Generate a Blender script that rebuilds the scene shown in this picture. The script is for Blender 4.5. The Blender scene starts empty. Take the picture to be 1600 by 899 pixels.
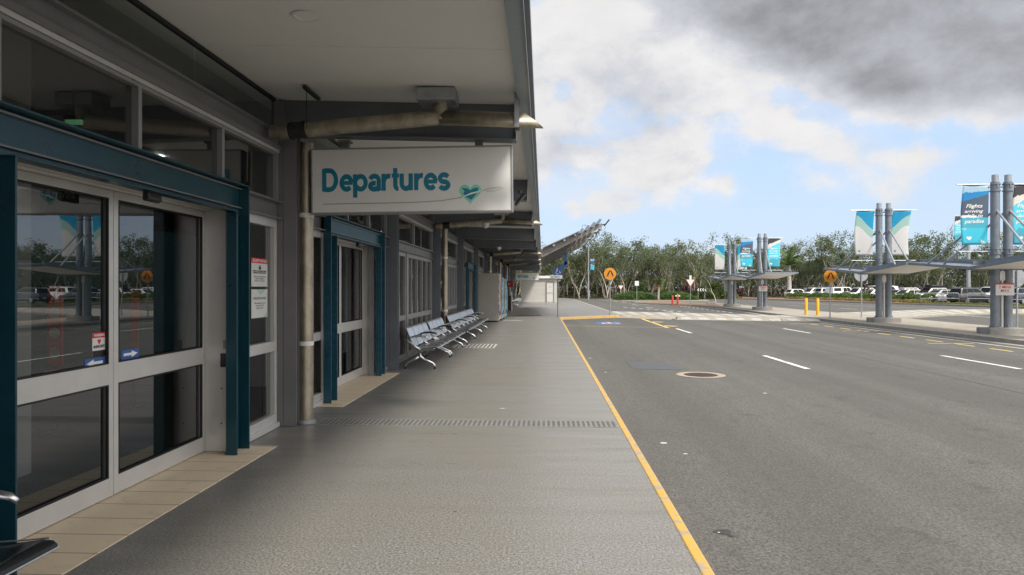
import bpy, bmesh, math, random
from mathutils import Vector, Matrix, Euler
R = math.radians
random.seed(7)
scene = bpy.context.scene
col = scene.collection

# ------------------------------------------------------------------ camera
F = 1063.0                                   # focal length in pixels of the 1600 px wide photograph
YAW = math.atan(48.0 / F)
CAMZ = 1.6
cam_data = bpy.data.cameras.new("camera")
cam_data.sensor_width = 36.0
cam_data.lens = 36.0 * F / 1600.0
cam_data.clip_start = 0.05
cam_data.clip_end = 6000.0
cam = bpy.data.objects.new("camera", cam_data)
cam.location = (0, 0, CAMZ)
cam.rotation_euler = (R(90), 0, YAW)
col.objects.link(cam)
scene.camera = cam

# ------------------------------------------------------------------ exposure, sky, sun
scene.view_settings.view_transform = 'Standard'
scene.view_settings.look = 'None'
scene.view_settings.gamma = 1.0
scene.view_settings.use_curve_mapping = False
scene.view_settings.exposure = 1.72
scene.cycles.max_bounces = 8
scene.cycles.diffuse_bounces = 4
scene.cycles.glossy_bounces = 4
scene.cycles.transparent_max_bounces = 16
scene.cycles.caustics_reflective = False
scene.cycles.caustics_refractive = False
scene.cycles.use_denoising = True
SUN_EL, SUN_AZ = R(52), R(140)               # azimuth clockwise from +Y
SKY_STRENGTH = 0.10
CLOUD_LIT, CLOUD_DARK, HORIZON_BLUE = (2.62, 2.58, 2.58), (0.93, 0.95, 1.02), (1.75, 2.13, 2.72)

class NT:
    """small helper to write node trees as expressions"""
    def __init__(s, tree):
        s.t = tree
    def n(s, kind, **kw):
        nd = s.t.nodes.new(kind)
        for k, v in kw.items():
            setattr(nd, k, v)
        return nd
    def put(s, sock, v):
        if isinstance(v, bpy.types.NodeSocket):
            s.t.links.new(v, sock)
        elif isinstance(v, (tuple, list)) and len(v) == 3 and sock.type == 'RGBA':
            sock.default_value = (*v, 1)
        else:
            sock.default_value = v
    def m(s, op, a, b=0.0, c=None, clamp=False):
        nd = s.n('ShaderNodeMath', operation=op, use_clamp=clamp)
        s.put(nd.inputs[0], a); s.put(nd.inputs[1], b)
        if c is not None: s.put(nd.inputs[2], c)
        return nd.outputs[0]
    def mix(s, f, a, b, blend='MIX'):
        nd = s.n('ShaderNodeMix', data_type='RGBA', blend_type=blend)
        s.put(nd.inputs[0], f); s.put(nd.inputs[6], a); s.put(nd.inputs[7], b)
        return nd.outputs[2]
    def step(s, v, a, b, lo=0.0, hi=1.0):
        nd = s.n('ShaderNodeMapRange', interpolation_type='SMOOTHSTEP')
        s.put(nd.inputs[0], v); nd.inputs[1].default_value = a; nd.inputs[2].default_value = b
        nd.inputs[3].default_value = lo; nd.inputs[4].default_value = hi
        return nd.outputs[0]
    def lin(s, v, a, b, lo=0.0, hi=1.0):
        nd = s.n('ShaderNodeMapRange')
        s.put(nd.inputs[0], v); nd.inputs[1].default_value = a; nd.inputs[2].default_value = b
        nd.inputs[3].default_value = lo; nd.inputs[4].default_value = hi
        return nd.outputs[0]
    def noise(s, vec, scale, detail=5.0, rough=0.55, dist=0.0):
        nd = s.n('ShaderNodeTexNoise')
        if vec is not None: s.put(nd.inputs['Vector'], vec)
        nd.inputs['Scale'].default_value = scale; nd.inputs['Detail'].default_value = detail
        nd.inputs['Roughness'].default_value = rough; nd.inputs['Distortion'].default_value = dist
        return nd.outputs['Fac']
    def vmap(s, vec, scale=(1, 1, 1), loc=(0, 0, 0), rot=(0, 0, 0)):
        nd = s.n('ShaderNodeMapping')
        s.put(nd.inputs[0], vec); nd.inputs[1].default_value = loc; nd.inputs[2].default_value = rot; nd.inputs[3].default_value = scale
        return nd.outputs[0]

world = bpy.data.worlds.new("World")
scene.world = world
world.use_nodes = True
wt = world.node_tree
wt.nodes.clear()
w = NT(wt)
sky = w.n('ShaderNodeTexSky', sky_type='NISHITA', sun_disc=False)
sky.sun_elevation = SUN_EL; sky.sun_rotation = SUN_AZ
sky.air_density = 1.0; sky.dust_density = 0.6; sky.ozone_density = 1.2
tc = w.n('ShaderNodeTexCoord')
sep = w.n('ShaderNodeSeparateXYZ'); wt.links.new(tc.outputs['Generated'], sep.inputs[0])
dx, dy, dz = sep.outputs
yy = w.m('MAXIMUM', dy, 0.06)
U = w.m('DIVIDE', dx, yy); V = w.m('DIVIDE', dz, yy)
warp1 = w.noise(w.vmap(tc.outputs['Generated'], (1, 1, 1.7)), 3.6, 3.0, 0.5)
warp2 = w.noise(w.vmap(tc.outputs['Generated'], (1, 1, 1.7), (5, 3, 1)), 3.6, 3.0, 0.5)
Uw = w.m('ADD', U, w.m('MULTIPLY', w.m('SUBTRACT', warp1, 0.5), 0.20))
Vw = w.m('ADD', V, w.m('MULTIPLY', w.m('SUBTRACT', warp2, 0.5), 0.14))
def blob(px, py, sx, sy, amp, slope=0.0):
    """one bank of cloud, a gaussian in direction space; slope shears it"""
    u0, v0 = (px - 848) / F, (450 - py) / F
    a = w.m('SUBTRACT', Uw, u0)
    b = w.m('SUBTRACT', Vw, v0)
    if slope: b = w.m('ADD', b, w.m('MULTIPLY', a, slope))
    a = w.m('DIVIDE', a, sx / F); b = w.m('DIVIDE', b, sy / F)
    q = w.m('ADD', w.m('MULTIPLY', a, a), w.m('MULTIPLY', b, b))
    return w.m('MULTIPLY', w.m('POWER', 2.718, w.m('MULTIPLY', q, -1.0)), amp)
def total(lst):
    s = lst[0]
    for x in lst[1:]: s = w.m('ADD', s, x)
    return s
# lower edge of the big dark bank: falls from the middle of the sky to the right, then runs level
bank_line = w.m('MAXIMUM', w.m('SUBTRACT', (450 - 45) / F, w.m('MULTIPLY', w.m('SUBTRACT', Uw, (1070 - 848) / F), 0.47)), (450 - 208) / F)
bank = w.m('SUBTRACT', Vw, bank_line)
cover = total([w.m('MULTIPLY', w.step(bank, -0.05, 0.05), 1.3), blob(1225, 195, 190, 62, 0.95, 0.47), blob(1045, 258, 80, 42, 0.95), blob(895, 250, 85, 42, 0.80), blob(930, 312, 85, 20, 0.62),
               blob(1118, 311, 30, 16, 1.0), blob(842, 170, 42, 110, 0.60), blob(985, 145, 140, 95, 0.80), blob(960, 25, 150, 60, 0.95), blob(1440, 262, 60, 11, .42), blob(1300, 300, 40, 10, .35), blob(1290, 398, 55, 8, .35), blob(1150, 380, 50, 8, .32)])
back = w.m('MULTIPLY', w.step(dy, 0.35, -0.1), 0.75)
vec0 = tc.outputs['Generated']
puff = w.noise(w.vmap(vec0, (1, 1, 1.6)), 7.0, 12.0, 0.60, 0.15)
puff2 = w.noise(w.vmap(vec0, (1, 1, 1.4), (2, 7, 3)), 22.0, 9.0, 0.62, 0.3)
n0 = w.m('ADD', w.m('MULTIPLY', w.m('SUBTRACT', puff, 0.5), 2.5), w.m('MULTIPLY', w.m('SUBTRACT', puff2, 0.5), 0.55))
dens = w.m('ADD', w.m('ADD', cover, back), n0)
alpha = w.m('MAXIMUM', w.step(dens, 0.24, 0.84), w.m('MULTIPLY', w.step(cover, 0.05, 0.9), 0.55))
# the same cloud sampled a little higher: where it is thinner above, the edge catches the light
puff_up = w.noise(w.vmap(vec0, (1, 1, 1.6), (0.012, 0.0, 0.045)), 7.0, 12.0, 0.60, 0.15)
relief = w.m('SUBTRACT', puff, puff_up)
dark = total([w.m('MULTIPLY', w.step(bank, -0.03, 0.07), 1.45), w.m('MULTIPLY', w.step(bank, 0.03, 0.25), 0.25), blob(900, 255, 75, 28, 0.55), blob(1015, 190, 70, 50, 0.50), blob(960, 120, 90, 60, 0.35), blob(1060, 282, 60, 10, .3), blob(1240, 262, 90, 14, .3)])
broad = w.noise(w.vmap(vec0, (1, 1, 2.2), (1, 1, 9)), 4.2, 5.0, 0.5)
shade = w.m('ADD', dark, w.m('MULTIPLY', w.m('SUBTRACT', broad, 0.5), 0.85))
shade = w.m('SUBTRACT', shade, w.m('MULTIPLY', relief, 2.2))
shade = w.m('ADD', shade, w.m('MULTIPLY', w.m('SUBTRACT', puff2, 0.5), 0.14))
shade = w.m('ADD', shade, w.m('MULTIPLY', back, .45))
ccol = w.mix(w.lin(shade, 0.60, 1.95), w.mix(w.step(shade, -0.05, 0.75), CLOUD_LIT, (1.95, 2.02, 2.18)), CLOUD_DARK)
skycol = w.mix(w.step(dz, 0.0, 0.6, 0.92, 0.5), sky.outputs[0], w.mix(w.step(dz, 0.04, 0.30), HORIZON_BLUE, (1.40, 1.92, 2.75)))
ccol = w.mix(w.lin(w.noise(w.vmap(vec0, (1, 1, 2.0), (4, 2, 6)), 9.0, 8.0, 0.6), .3, .7), w.mix(1.0, ccol, (.94, .94, .945), 'MULTIPLY'), w.mix(1.0, ccol, (1.05, 1.05, 1.05), 'MULTIPLY'))
# sun-side sky, unseen behind the camera, brightened to add light on facade and canopy
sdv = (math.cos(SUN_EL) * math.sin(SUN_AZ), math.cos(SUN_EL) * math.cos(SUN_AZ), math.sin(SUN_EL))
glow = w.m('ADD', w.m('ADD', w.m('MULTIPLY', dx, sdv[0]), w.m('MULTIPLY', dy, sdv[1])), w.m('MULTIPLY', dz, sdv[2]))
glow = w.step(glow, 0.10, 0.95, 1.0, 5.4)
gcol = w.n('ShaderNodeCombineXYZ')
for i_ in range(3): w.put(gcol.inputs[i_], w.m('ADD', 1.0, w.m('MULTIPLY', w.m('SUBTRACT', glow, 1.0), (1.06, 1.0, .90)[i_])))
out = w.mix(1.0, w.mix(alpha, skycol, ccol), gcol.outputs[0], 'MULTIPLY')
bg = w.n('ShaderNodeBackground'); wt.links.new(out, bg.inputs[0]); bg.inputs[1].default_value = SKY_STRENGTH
wo = w.n('ShaderNodeOutputWorld'); wt.links.new(bg.outputs[0], wo.inputs[0])

sd = bpy.data.lights.new("sun", 'SUN'); sd.energy = 1.35; sd.angle = R(11); sd.color = (1.0, 0.94, 0.84)
sun = bpy.data.objects.new("sun", sd); col.objects.link(sun)
sdir = Vector((math.cos(SUN_EL) * math.sin(SUN_AZ), math.cos(SUN_EL) * math.cos(SUN_AZ), math.sin(SUN_EL)))
sun.rotation_euler = sdir.to_track_quat('Z', 'Y').to_euler()
sun.location = sdir * 60

# ------------------------------------------------------------------ measuring helpers (photograph pixel -> place)
cy_, sy_ = math.cos(YAW), math.sin(YAW)
def ray(px, py):
    u = (px - 800) / F; v = -(py - 449.5) / F
    return Vector((-sy_ + u * cy_, cy_ + u * sy_, v))
def G(px, py, z=0.0):
    d = ray(px, py); t = (z - CAMZ) / d.z
    return Vector((d.x * t, d.y * t, z))
def PY(px, py, Y):
    d = ray(px, py); t = Y / d.y
    return Vector((d.x * t, Y, CAMZ + d.z * t))
def PX(px, py, X):
    d = ray(px, py); t = X / d.x
    return Vector((X, d.y * t, CAMZ + d.z * t))

# ------------------------------------------------------------------ materials
MATS = {}
def new_mat(name):
    m = bpy.data.materials.new(name); m.use_nodes = True
    t = m.node_tree; t.nodes.clear()
    n = NT(t)
    o = n.n('ShaderNodeOutputMaterial')
    p = n.n('ShaderNodeBsdfPrincipled'); t.links.new(p.outputs[0], o.inputs[0])
    c = n.n('ShaderNodeTexCoord')
    MATS[name] = m
    return m, n, p, c
def basic(name, colr, rough=0.5, metal=0.0, var=0.12, scale=6.0, bump=0.0, bscale=60.0, spec=0.5, dirt=0.0, coat=0.0, stretch=(1, 1, 1)):
    m, n, p, c = new_mat(name)
    vec = n.vmap(c.outputs['Object'], stretch)
    f = n.noise(vec, scale, 6.0, 0.6)
    a = tuple(max(0, x * (1 - var)) for x in colr); b = tuple(x * (1 + var) for x in colr)
    cc = n.mix(n.lin(f, 0.3, 0.7), a, b)
    if dirt:
        g = n.noise(vec, scale * 0.35, 8.0, 0.68)
        cc = n.mix(n.m('MULTIPLY', n.step(g, 0.5, 0.75), dirt), cc, tuple(x * 0.45 for x in colr))
    n.put(p.inputs['Base Color'], cc)
    n.put(p.inputs['Roughness'], n.lin(f, 0.25, 0.75, max(0.02, rough * 0.85), min(1, rough * 1.15)))
    p.inputs['Metallic'].default_value = metal
    p.inputs['Specular IOR Level'].default_value = spec
    p.inputs['Coat Weight'].default_value = coat
    if bump:
        bn = n.n('ShaderNodeBump'); bn.inputs['Strength'].default_value = bump; bn.inputs['Distance'].default_value = 0.004
        n.put(bn.inputs['Height'], n.noise(vec, bscale, 4.0, 0.6)); n.t.links.new(bn.outputs[0], p.inputs['Normal'])
    return m
white_paint = basic('white_paint', (0.74, 0.74, 0.72), 0.45, var=0.05, dirt=0.12)
soffit_m = basic('soffit_paint', (0.80, 0.80, 0.77), 0.6, var=0.03, scale=1.2, dirt=0.06)
steel_grey = basic('grey_steel_paint', (0.135, 0.150, 0.172), 0.42, var=0.10, scale=3, dirt=0.2)
steel_mid = basic('mid_grey_steel_paint', (0.165, 0.168, 0.170), 0.4, var=0.08, scale=3, dirt=0.15)
fascia_m = basic('fascia_paint', (0.24, 0.30, 0.35), 0.4, var=0.08, scale=2, dirt=0.2)
alu = basic('satin_aluminium', (0.63, 0.62, 0.60), 0.38, metal=0.35, var=0.05, scale=4, dirt=0.12)
alu_dark = basic('grey_aluminium', (0.30, 0.30, 0.295), 0.4, metal=0.3, var=0.06, scale=4, dirt=0.15)
teal = basic('teal_gloss_paint', (0.004, 0.044, 0.064), 0.30, var=0.16, scale=5, dirt=0.15, bump=0.15, bscale=25)
teal_worn = basic('teal_faded_paint', (0.012, 0.072, 0.11), 0.4, var=0.35, scale=14, dirt=0.3)
rubber = basic('black_rubber', (0.012, 0.012, 0.013), 0.6, var=0.2)
black_m = basic('black_plastic', (0.016, 0.016, 0.018), 0.35, var=0.2)
pipe_m = basic('weathered_stainless', (0.36, 0.32, 0.25), 0.48, metal=0.85, var=0.30, scale=9, dirt=0.55, stretch=(1, 1, 0.5))
steel_chrome = basic('brushed_stainless', (0.74, 0.75, 0.77), 0.32, metal=1.0, var=0.06, scale=30)
galv = basic('galvanised_steel', (0.36, 0.38, 0.41), 0.42, metal=0.55, var=0.16, scale=9, dirt=0.15)
galv_blue = basic('blue_grey_galvanised', (0.20, 0.228, 0.262), 0.45, metal=0.25, var=0.16, scale=6, dirt=0.2)
concrete = basic('pale_concrete', (0.31, 0.285, 0.24), 0.85, var=0.14, scale=3, dirt=0.25, bump=0.3, bscale=40)
concrete_dark = basic('grey_concrete', (0.27, 0.265, 0.25), 0.85, var=0.18, scale=4, dirt=0.4, bump=0.4, bscale=40)
locker_m = basic('putty_painted_steel', (0.36, 0.35, 0.32), 0.45, var=0.04, scale=2, dirt=0.08)
yellow_post = basic('yellow_post_paint', (0.78, 0.40, 0.02), 0.4, var=0.08, dirt=0.15)
red_post = basic('red_post_paint', (0.55, 0.035, 0.025), 0.4, var=0.1, dirt=0.1)
sign_white = basic('sign_white', (0.72, 0.72, 0.70), 0.35, var=0.025, scale=3, dirt=0.03)
sign_teal = basic('sign_teal_vinyl', (0.006, 0.20, 0.30), 0.4, var=0.05)
sign_green = basic('sign_green_vinyl', (0.22, 0.62, 0.46), 0.4, var=0.05)
sign_grey = basic('sign_grey_vinyl', (0.30, 0.31, 0.31), 0.4, var=0.05)
sign_orange = basic('sign_orange_sheet', (0.62, 0.25, 0.022), 0.4, var=0.06)
sign_black = basic('sign_black_vinyl', (0.012, 0.011, 0.011), 0.4, var=0.1)
sign_blue = basic('sign_blue_sheet', (0.035, 0.11, 0.36), 0.4, var=0.05)
sign_red = basic('sign_red_sheet', (0.60, 0.02, 0.03), 0.4, var=0.06)
sign_mint = basic('poster_mint', (0.42, 0.62, 0.56), 0.5, var=0.04)
text_white = basic('white_lettering', (0.82, 0.83, 0.83), 0.5, var=0.02)
bark_m = basic('pale_paperbark', (0.40, 0.36, 0.30), 0.9, var=0.35, scale=3, dirt=0.5, stretch=(2, 2, 0.5))
bark_palm = basic('grey_palm_bark', (0.36, 0.34, 0.31), 0.9, var=0.2, scale=4)
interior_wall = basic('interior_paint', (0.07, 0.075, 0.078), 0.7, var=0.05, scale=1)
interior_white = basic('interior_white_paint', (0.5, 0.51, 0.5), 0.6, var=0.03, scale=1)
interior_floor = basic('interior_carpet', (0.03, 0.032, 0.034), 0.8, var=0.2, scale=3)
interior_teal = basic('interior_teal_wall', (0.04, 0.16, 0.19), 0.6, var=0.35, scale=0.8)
mulch_m = basic('bark_mulch', (0.20, 0.12, 0.075), 0.95, var=0.45, scale=9, bump=0.6, bscale=30)
soil_m = basic('leaf_litter_ground', (0.10, 0.075, 0.05), 0.95, var=0.45, scale=0.7)
lawn_m = basic('mown_lawn', (0.11, 0.13, 0.04), 0.95, var=0.35, scale=2.5)
dry_leaf = basic('dry_fronds', (0.30, 0.17, 0.08), 0.8, var=0.3)
plate_m = basic('number_plate', (0.6, 0.6, 0.55), 0.5, var=0.03)

def emis(name, colr, strength):
    m = bpy.data.materials.new(name); m.use_nodes = True
    t = m.node_tree; t.nodes.clear(); n = NT(t)
    o = n.n('ShaderNodeOutputMaterial'); e = n.n('ShaderNodeEmission')
    e.inputs[0].default_value = (*colr, 1); e.inputs[1].default_value = strength
    t.links.new(e.outputs[0], o.inputs[0]); return m
lamp_lit = emis('lit_lamp', (1.0, 0.97, 0.9), 9.0)
exit_green = emis('lit_exit_sign', (0.35, 1.0, 0.5), 0.10)

def glass_mat(name, tint, ior):
    m = bpy.data.materials.new(name); m.use_nodes = True
    t = m.node_tree; t.nodes.clear(); n = NT(t)
    o = n.n('ShaderNodeOutputMaterial')
    tr = n.n('ShaderNodeBsdfTransparent'); gl = n.n('ShaderNodeBsdfGlossy'); gl.inputs['Roughness'].default_value = 0.0
    geo = n.n('ShaderNodeNewGeometry')
    n.put(tr.inputs[0], n.mix(geo.outputs['Backfacing'], tint, (1, 1, 1)))
    fr = n.n('ShaderNodeFresnel'); fr.inputs[0].default_value = ior
    c = n.n('ShaderNodeTexCoord')
    bn = n.n('ShaderNodeBump'); bn.inputs['Strength'].default_value = 0.02; bn.inputs['Distance'].default_value = 0.05
    n.put(bn.inputs['Height'], n.noise(c.outputs['Object'], 0.9, 2.0)); t.links.new(bn.outputs[0], gl.inputs['Normal'])
    f = n.m('MULTIPLY', fr.outputs[0], n.m('SUBTRACT', 1.0, geo.outputs['Backfacing']))
    mx = n.n('ShaderNodeMixShader'); n.put(mx.inputs[0], f)
    t.links.new(tr.outputs[0], mx.inputs[1]); t.links.new(gl.outputs[0], mx.inputs[2]); t.links.new(mx.outputs[0], o.inputs[0])
    return m
glass = glass_mat('tinted_glazing', (0.30, 0.33, 0.33), 2.05)
door_glass = glass_mat('door_glazing', (0.30, 0.33, 0.33), 2.35)
pale_bar = basic('pale_grating_bars', (0.50, 0.49, 0.46), 0.5, var=0.1)
grate_m = basic('dull_grating_steel', (0.235, 0.235, 0.225), 0.55, metal=0.1, var=0.15)
glass_clear = glass_mat('clerestory_glazing', (0.52, 0.57, 0.54), 1.5)
car_glass = basic('car_glass', (0.008, 0.011, 0.013), 0.10, spec=0.25, var=0.1)

# walkway: fine aggregate coating with stains, a little sheen
m, n, p, c = new_mat('aggregate_paving'); paving = m
ob = c.outputs['Object']
sp = n.noise(ob, 62.0, 3.0, 0.85); big = n.noise(ob, 0.55, 7.0, 0.65); mid = n.noise(n.vmap(ob, (0.3, 2.0, 1)), 1.6, 7.0, 0.65); grain = n.noise(ob, 60.0, 3.0, 0.7)
cc = n.mix(n.lin(sp, 0.36, 0.66), (0.038, 0.037, 0.035), (0.395, 0.388, 0.372))
cc = n.mix(n.m('MULTIPLY', n.step(grain, 0.55, 0.8), 0.5), cc, (0.15, 0.145, 0.14))
cc = n.mix(n.lin(big, 0.3, 0.7, 0.0, 0.55), cc, (0.20, 0.185, 0.155))
cc = n.mix(n.m('MULTIPLY', n.step(mid, 0.5, 0.72), 0.35), cc, (0.15, 0.14, 0.125))
n.put(p.inputs['Base Color'], cc)
n.put(p.inputs['Roughness'], n.lin(mid, 0.3, 0.7, 0.26, 0.46)); p.inputs['Specular IOR Level'].default_value = 0.5
bn = n.n('ShaderNodeBump'); bn.inputs['Strength'].default_value = 0.35; bn.inputs['Distance'].default_value = 0.003
n.put(bn.inputs['Height'], sp); n.t.links.new(bn.outputs[0], p.inputs['Normal'])

# asphalt
m, n, p, c = new_mat('asphalt'); asphalt = m
ob = c.outputs['Object']
sp = n.noise(ob, 48.0, 4.0, 0.85); big = n.noise(n.vmap(ob, (1, 0.35, 1)), 0.35, 7.0, 0.65); mid = n.noise(ob, 2.5, 6.0, 0.65); vor = n.noise(ob, 45.0, 3.0, 0.8)
cc = n.mix(n.lin(sp, 0.36, 0.66), (0.030, 0.030, 0.028), (0.232, 0.227, 0.212))
cc = n.mix(n.m('MULTIPLY', n.step(vor, 0.62, 0.75), 0.6), cc, (0.20, 0.195, 0.18))
cc = n.mix(n.lin(big, 0.3, 0.7, 0.0, 0.5), cc, (0.078, 0.076, 0.070))
trk = n.noise(n.vmap(ob, (0.75, 0.02, 1)), 1.0, 4.0, 0.6)
cc = n.mix(n.lin(trk, 0.35, 0.65, 0.0, 0.50), cc, (0.055, 0.053, 0.049))
cc = n.mix(n.m('MULTIPLY', n.step(mid, 0.54, 0.76), 0.55), cc, (0.040, 0.040, 0.040))
n.put(p.inputs['Base Color'], cc); p.inputs['Roughness'].default_value = 0.8; p.inputs['Specular IOR Level'].default_value = 0.35
bn = n.n('ShaderNodeBump'); bn.inputs['Strength'].default_value = 0.6; bn.inputs['Distance'].default_value = 0.004
n.put(bn.inputs['Height'], sp); n.t.links.new(bn.outputs[0], p.inputs['Normal'])

def worn_paint(name, colr, under, wear):
    m, n, p, c = new_mat(name); ob = c.outputs['Object']
    a = n.noise(ob, 7.0, 8.0, 0.7); b = n.noise(ob, 90.0, 2.0, 0.7)
    f = n.m('ADD', n.m('MULTIPLY', a, 0.75), n.m('MULTIPLY', b, 0.25))
    k = n.step(f, 0.60 - wear, 0.68 - wear)
    cc = n.mix(n.lin(b, 0.3, 0.7), tuple(x * 0.85 for x in colr), tuple(min(1, x * 1.1) for x in colr))
    n.put(p.inputs['Base Color'], n.mix(k, cc, under)); p.inputs['Roughness'].default_value = 0.65
    return m
yellow_kerb = worn_paint('yellow_kerb_paint', (0.56, 0.345, 0.075), (0.33, 0.29, 0.24), 0.11)
yellow_line_m = worn_paint('yellow_road_paint', (0.66, 0.48, 0.15), (0.12, 0.12, 0.10), 0.05)
white_line_m = worn_paint('white_road_paint', (0.66, 0.66, 0.63), (0.11, 0.11, 0.10), 0.07)
white_zebra = worn_paint('zebra_paint', (0.45, 0.44, 0.41), (0.30, 0.28, 0.24), 0.10)
blue_road = worn_paint('blue_road_paint', (0.05, 0.13, 0.36), (0.08, 0.085, 0.09), 0.06)
blue_faded = worn_paint('faded_blue_road_paint', (0.075, 0.088, 0.108), (0.085, 0.085, 0.08), 0.14)
crossing_m = basic('crossing_concrete', (0.30, 0.272, 0.225), 0.8, var=0.16, scale=2.5, dirt=0.3, bump=0.2)
tile_m, n, p, c = new_mat('beige_floor_tiles')
br = n.n('ShaderNodeTexBrick'); br.offset = 0.0
n.put(br.inputs['Vector'], n.vmap(c.outputs['Object'], (1, 1, 1)))
br.inputs['Color1'].default_value = (0.80, 0.665, 0.48, 1); br.inputs['Color2'].default_value = (0.75, 0.62, 0.45, 1); br.inputs['Mortar'].default_value = (0.13, 0.10, 0.08, 1)
br.inputs['Scale'].default_value = 1.0; br.inputs['Mortar Size'].default_value = 0.004; br.inputs['Brick Width'].default_value = 1.2; br.inputs['Row Height'].default_value = 0.305
f = n.noise(c.outputs['Object'], 5.0, 7.0, 0.65)
n.put(p.inputs['Base Color'], n.mix(n.m('MULTIPLY', n.step(f, 0.5, 0.75), 0.35), br.outputs[0], (0.33, 0.28, 0.22))); p.inputs['Roughness'].default_value = 0.5

def leaf_mat(name, c1, c2, c3):
    m = bpy.data.materials.new(name); m.use_nodes = True
    t = m.node_tree; t.nodes.clear(); n = NT(t)
    o = n.n('ShaderNodeOutputMaterial'); c = n.n('ShaderNodeTexCoord'); oi = n.n('ShaderNodeObjectInfo')
    f = n.noise(c.outputs['Object'], 0.9, 3.0, 0.6); g = n.noise(c.outputs['Object'], 7.0, 2.0, 0.6)
    cc = n.mix(n.lin(f, 0.32, 0.68), c1, c2); cc = n.mix(n.step(g, 0.5, 0.75), cc, c3)
    cc = n.mix(n.m('MULTIPLY', oi.outputs['Random'], 0.5), cc, tuple((a * 0.5 + b * 0.5) * s for a, b, s in zip(c1, c3, (1.25, 1.05, 0.9))))
    d = n.n('ShaderNodeBsdfPrincipled'); n.put(d.inputs['Base Color'], cc); d.inputs['Roughness'].default_value = 0.55; d.inputs['Specular IOR Level'].default_value = 0.35
    tl = n.n('ShaderNodeBsdfTranslucent'); n.put(tl.inputs[0], cc)
    mx = n.n('ShaderNodeMixShader'); mx.inputs[0].default_value = 0.42
    t.links.new(d.outputs[0], mx.inputs[1]); t.links.new(tl.outputs[0], mx.inputs[2]); t.links.new(mx.outputs[0], o.inputs[0])
    return m
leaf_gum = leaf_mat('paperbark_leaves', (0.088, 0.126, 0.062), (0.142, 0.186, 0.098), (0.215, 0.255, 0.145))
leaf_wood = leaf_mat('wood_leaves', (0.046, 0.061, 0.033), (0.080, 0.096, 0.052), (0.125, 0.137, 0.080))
leaf_hedge = leaf_mat('hedge_leaves', (0.055, 0.115, 0.030), (0.10, 0.185, 0.05), (0.15, 0.23, 0.07))
leaf_shrub = leaf_mat('shrub_leaves', (0.030, 0.060, 0.018), (0.055, 0.095, 0.028), (0.12, 0.16, 0.05))
leaf_palm = leaf_mat('palm_fronds', (0.070, 0.135, 0.045), (0.11, 0.19, 0.065), (0.17, 0.25, 0.09))
leaf_purple = leaf_mat('purple_leaves', (0.045, 0.015, 0.02), (0.08, 0.02, 0.03), (0.14, 0.05, 0.06))
leaf_straw = leaf_mat('straw_tufts', (0.30, 0.25, 0.09), (0.36, 0.30, 0.12), (0.42, 0.36, 0.18))

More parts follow.
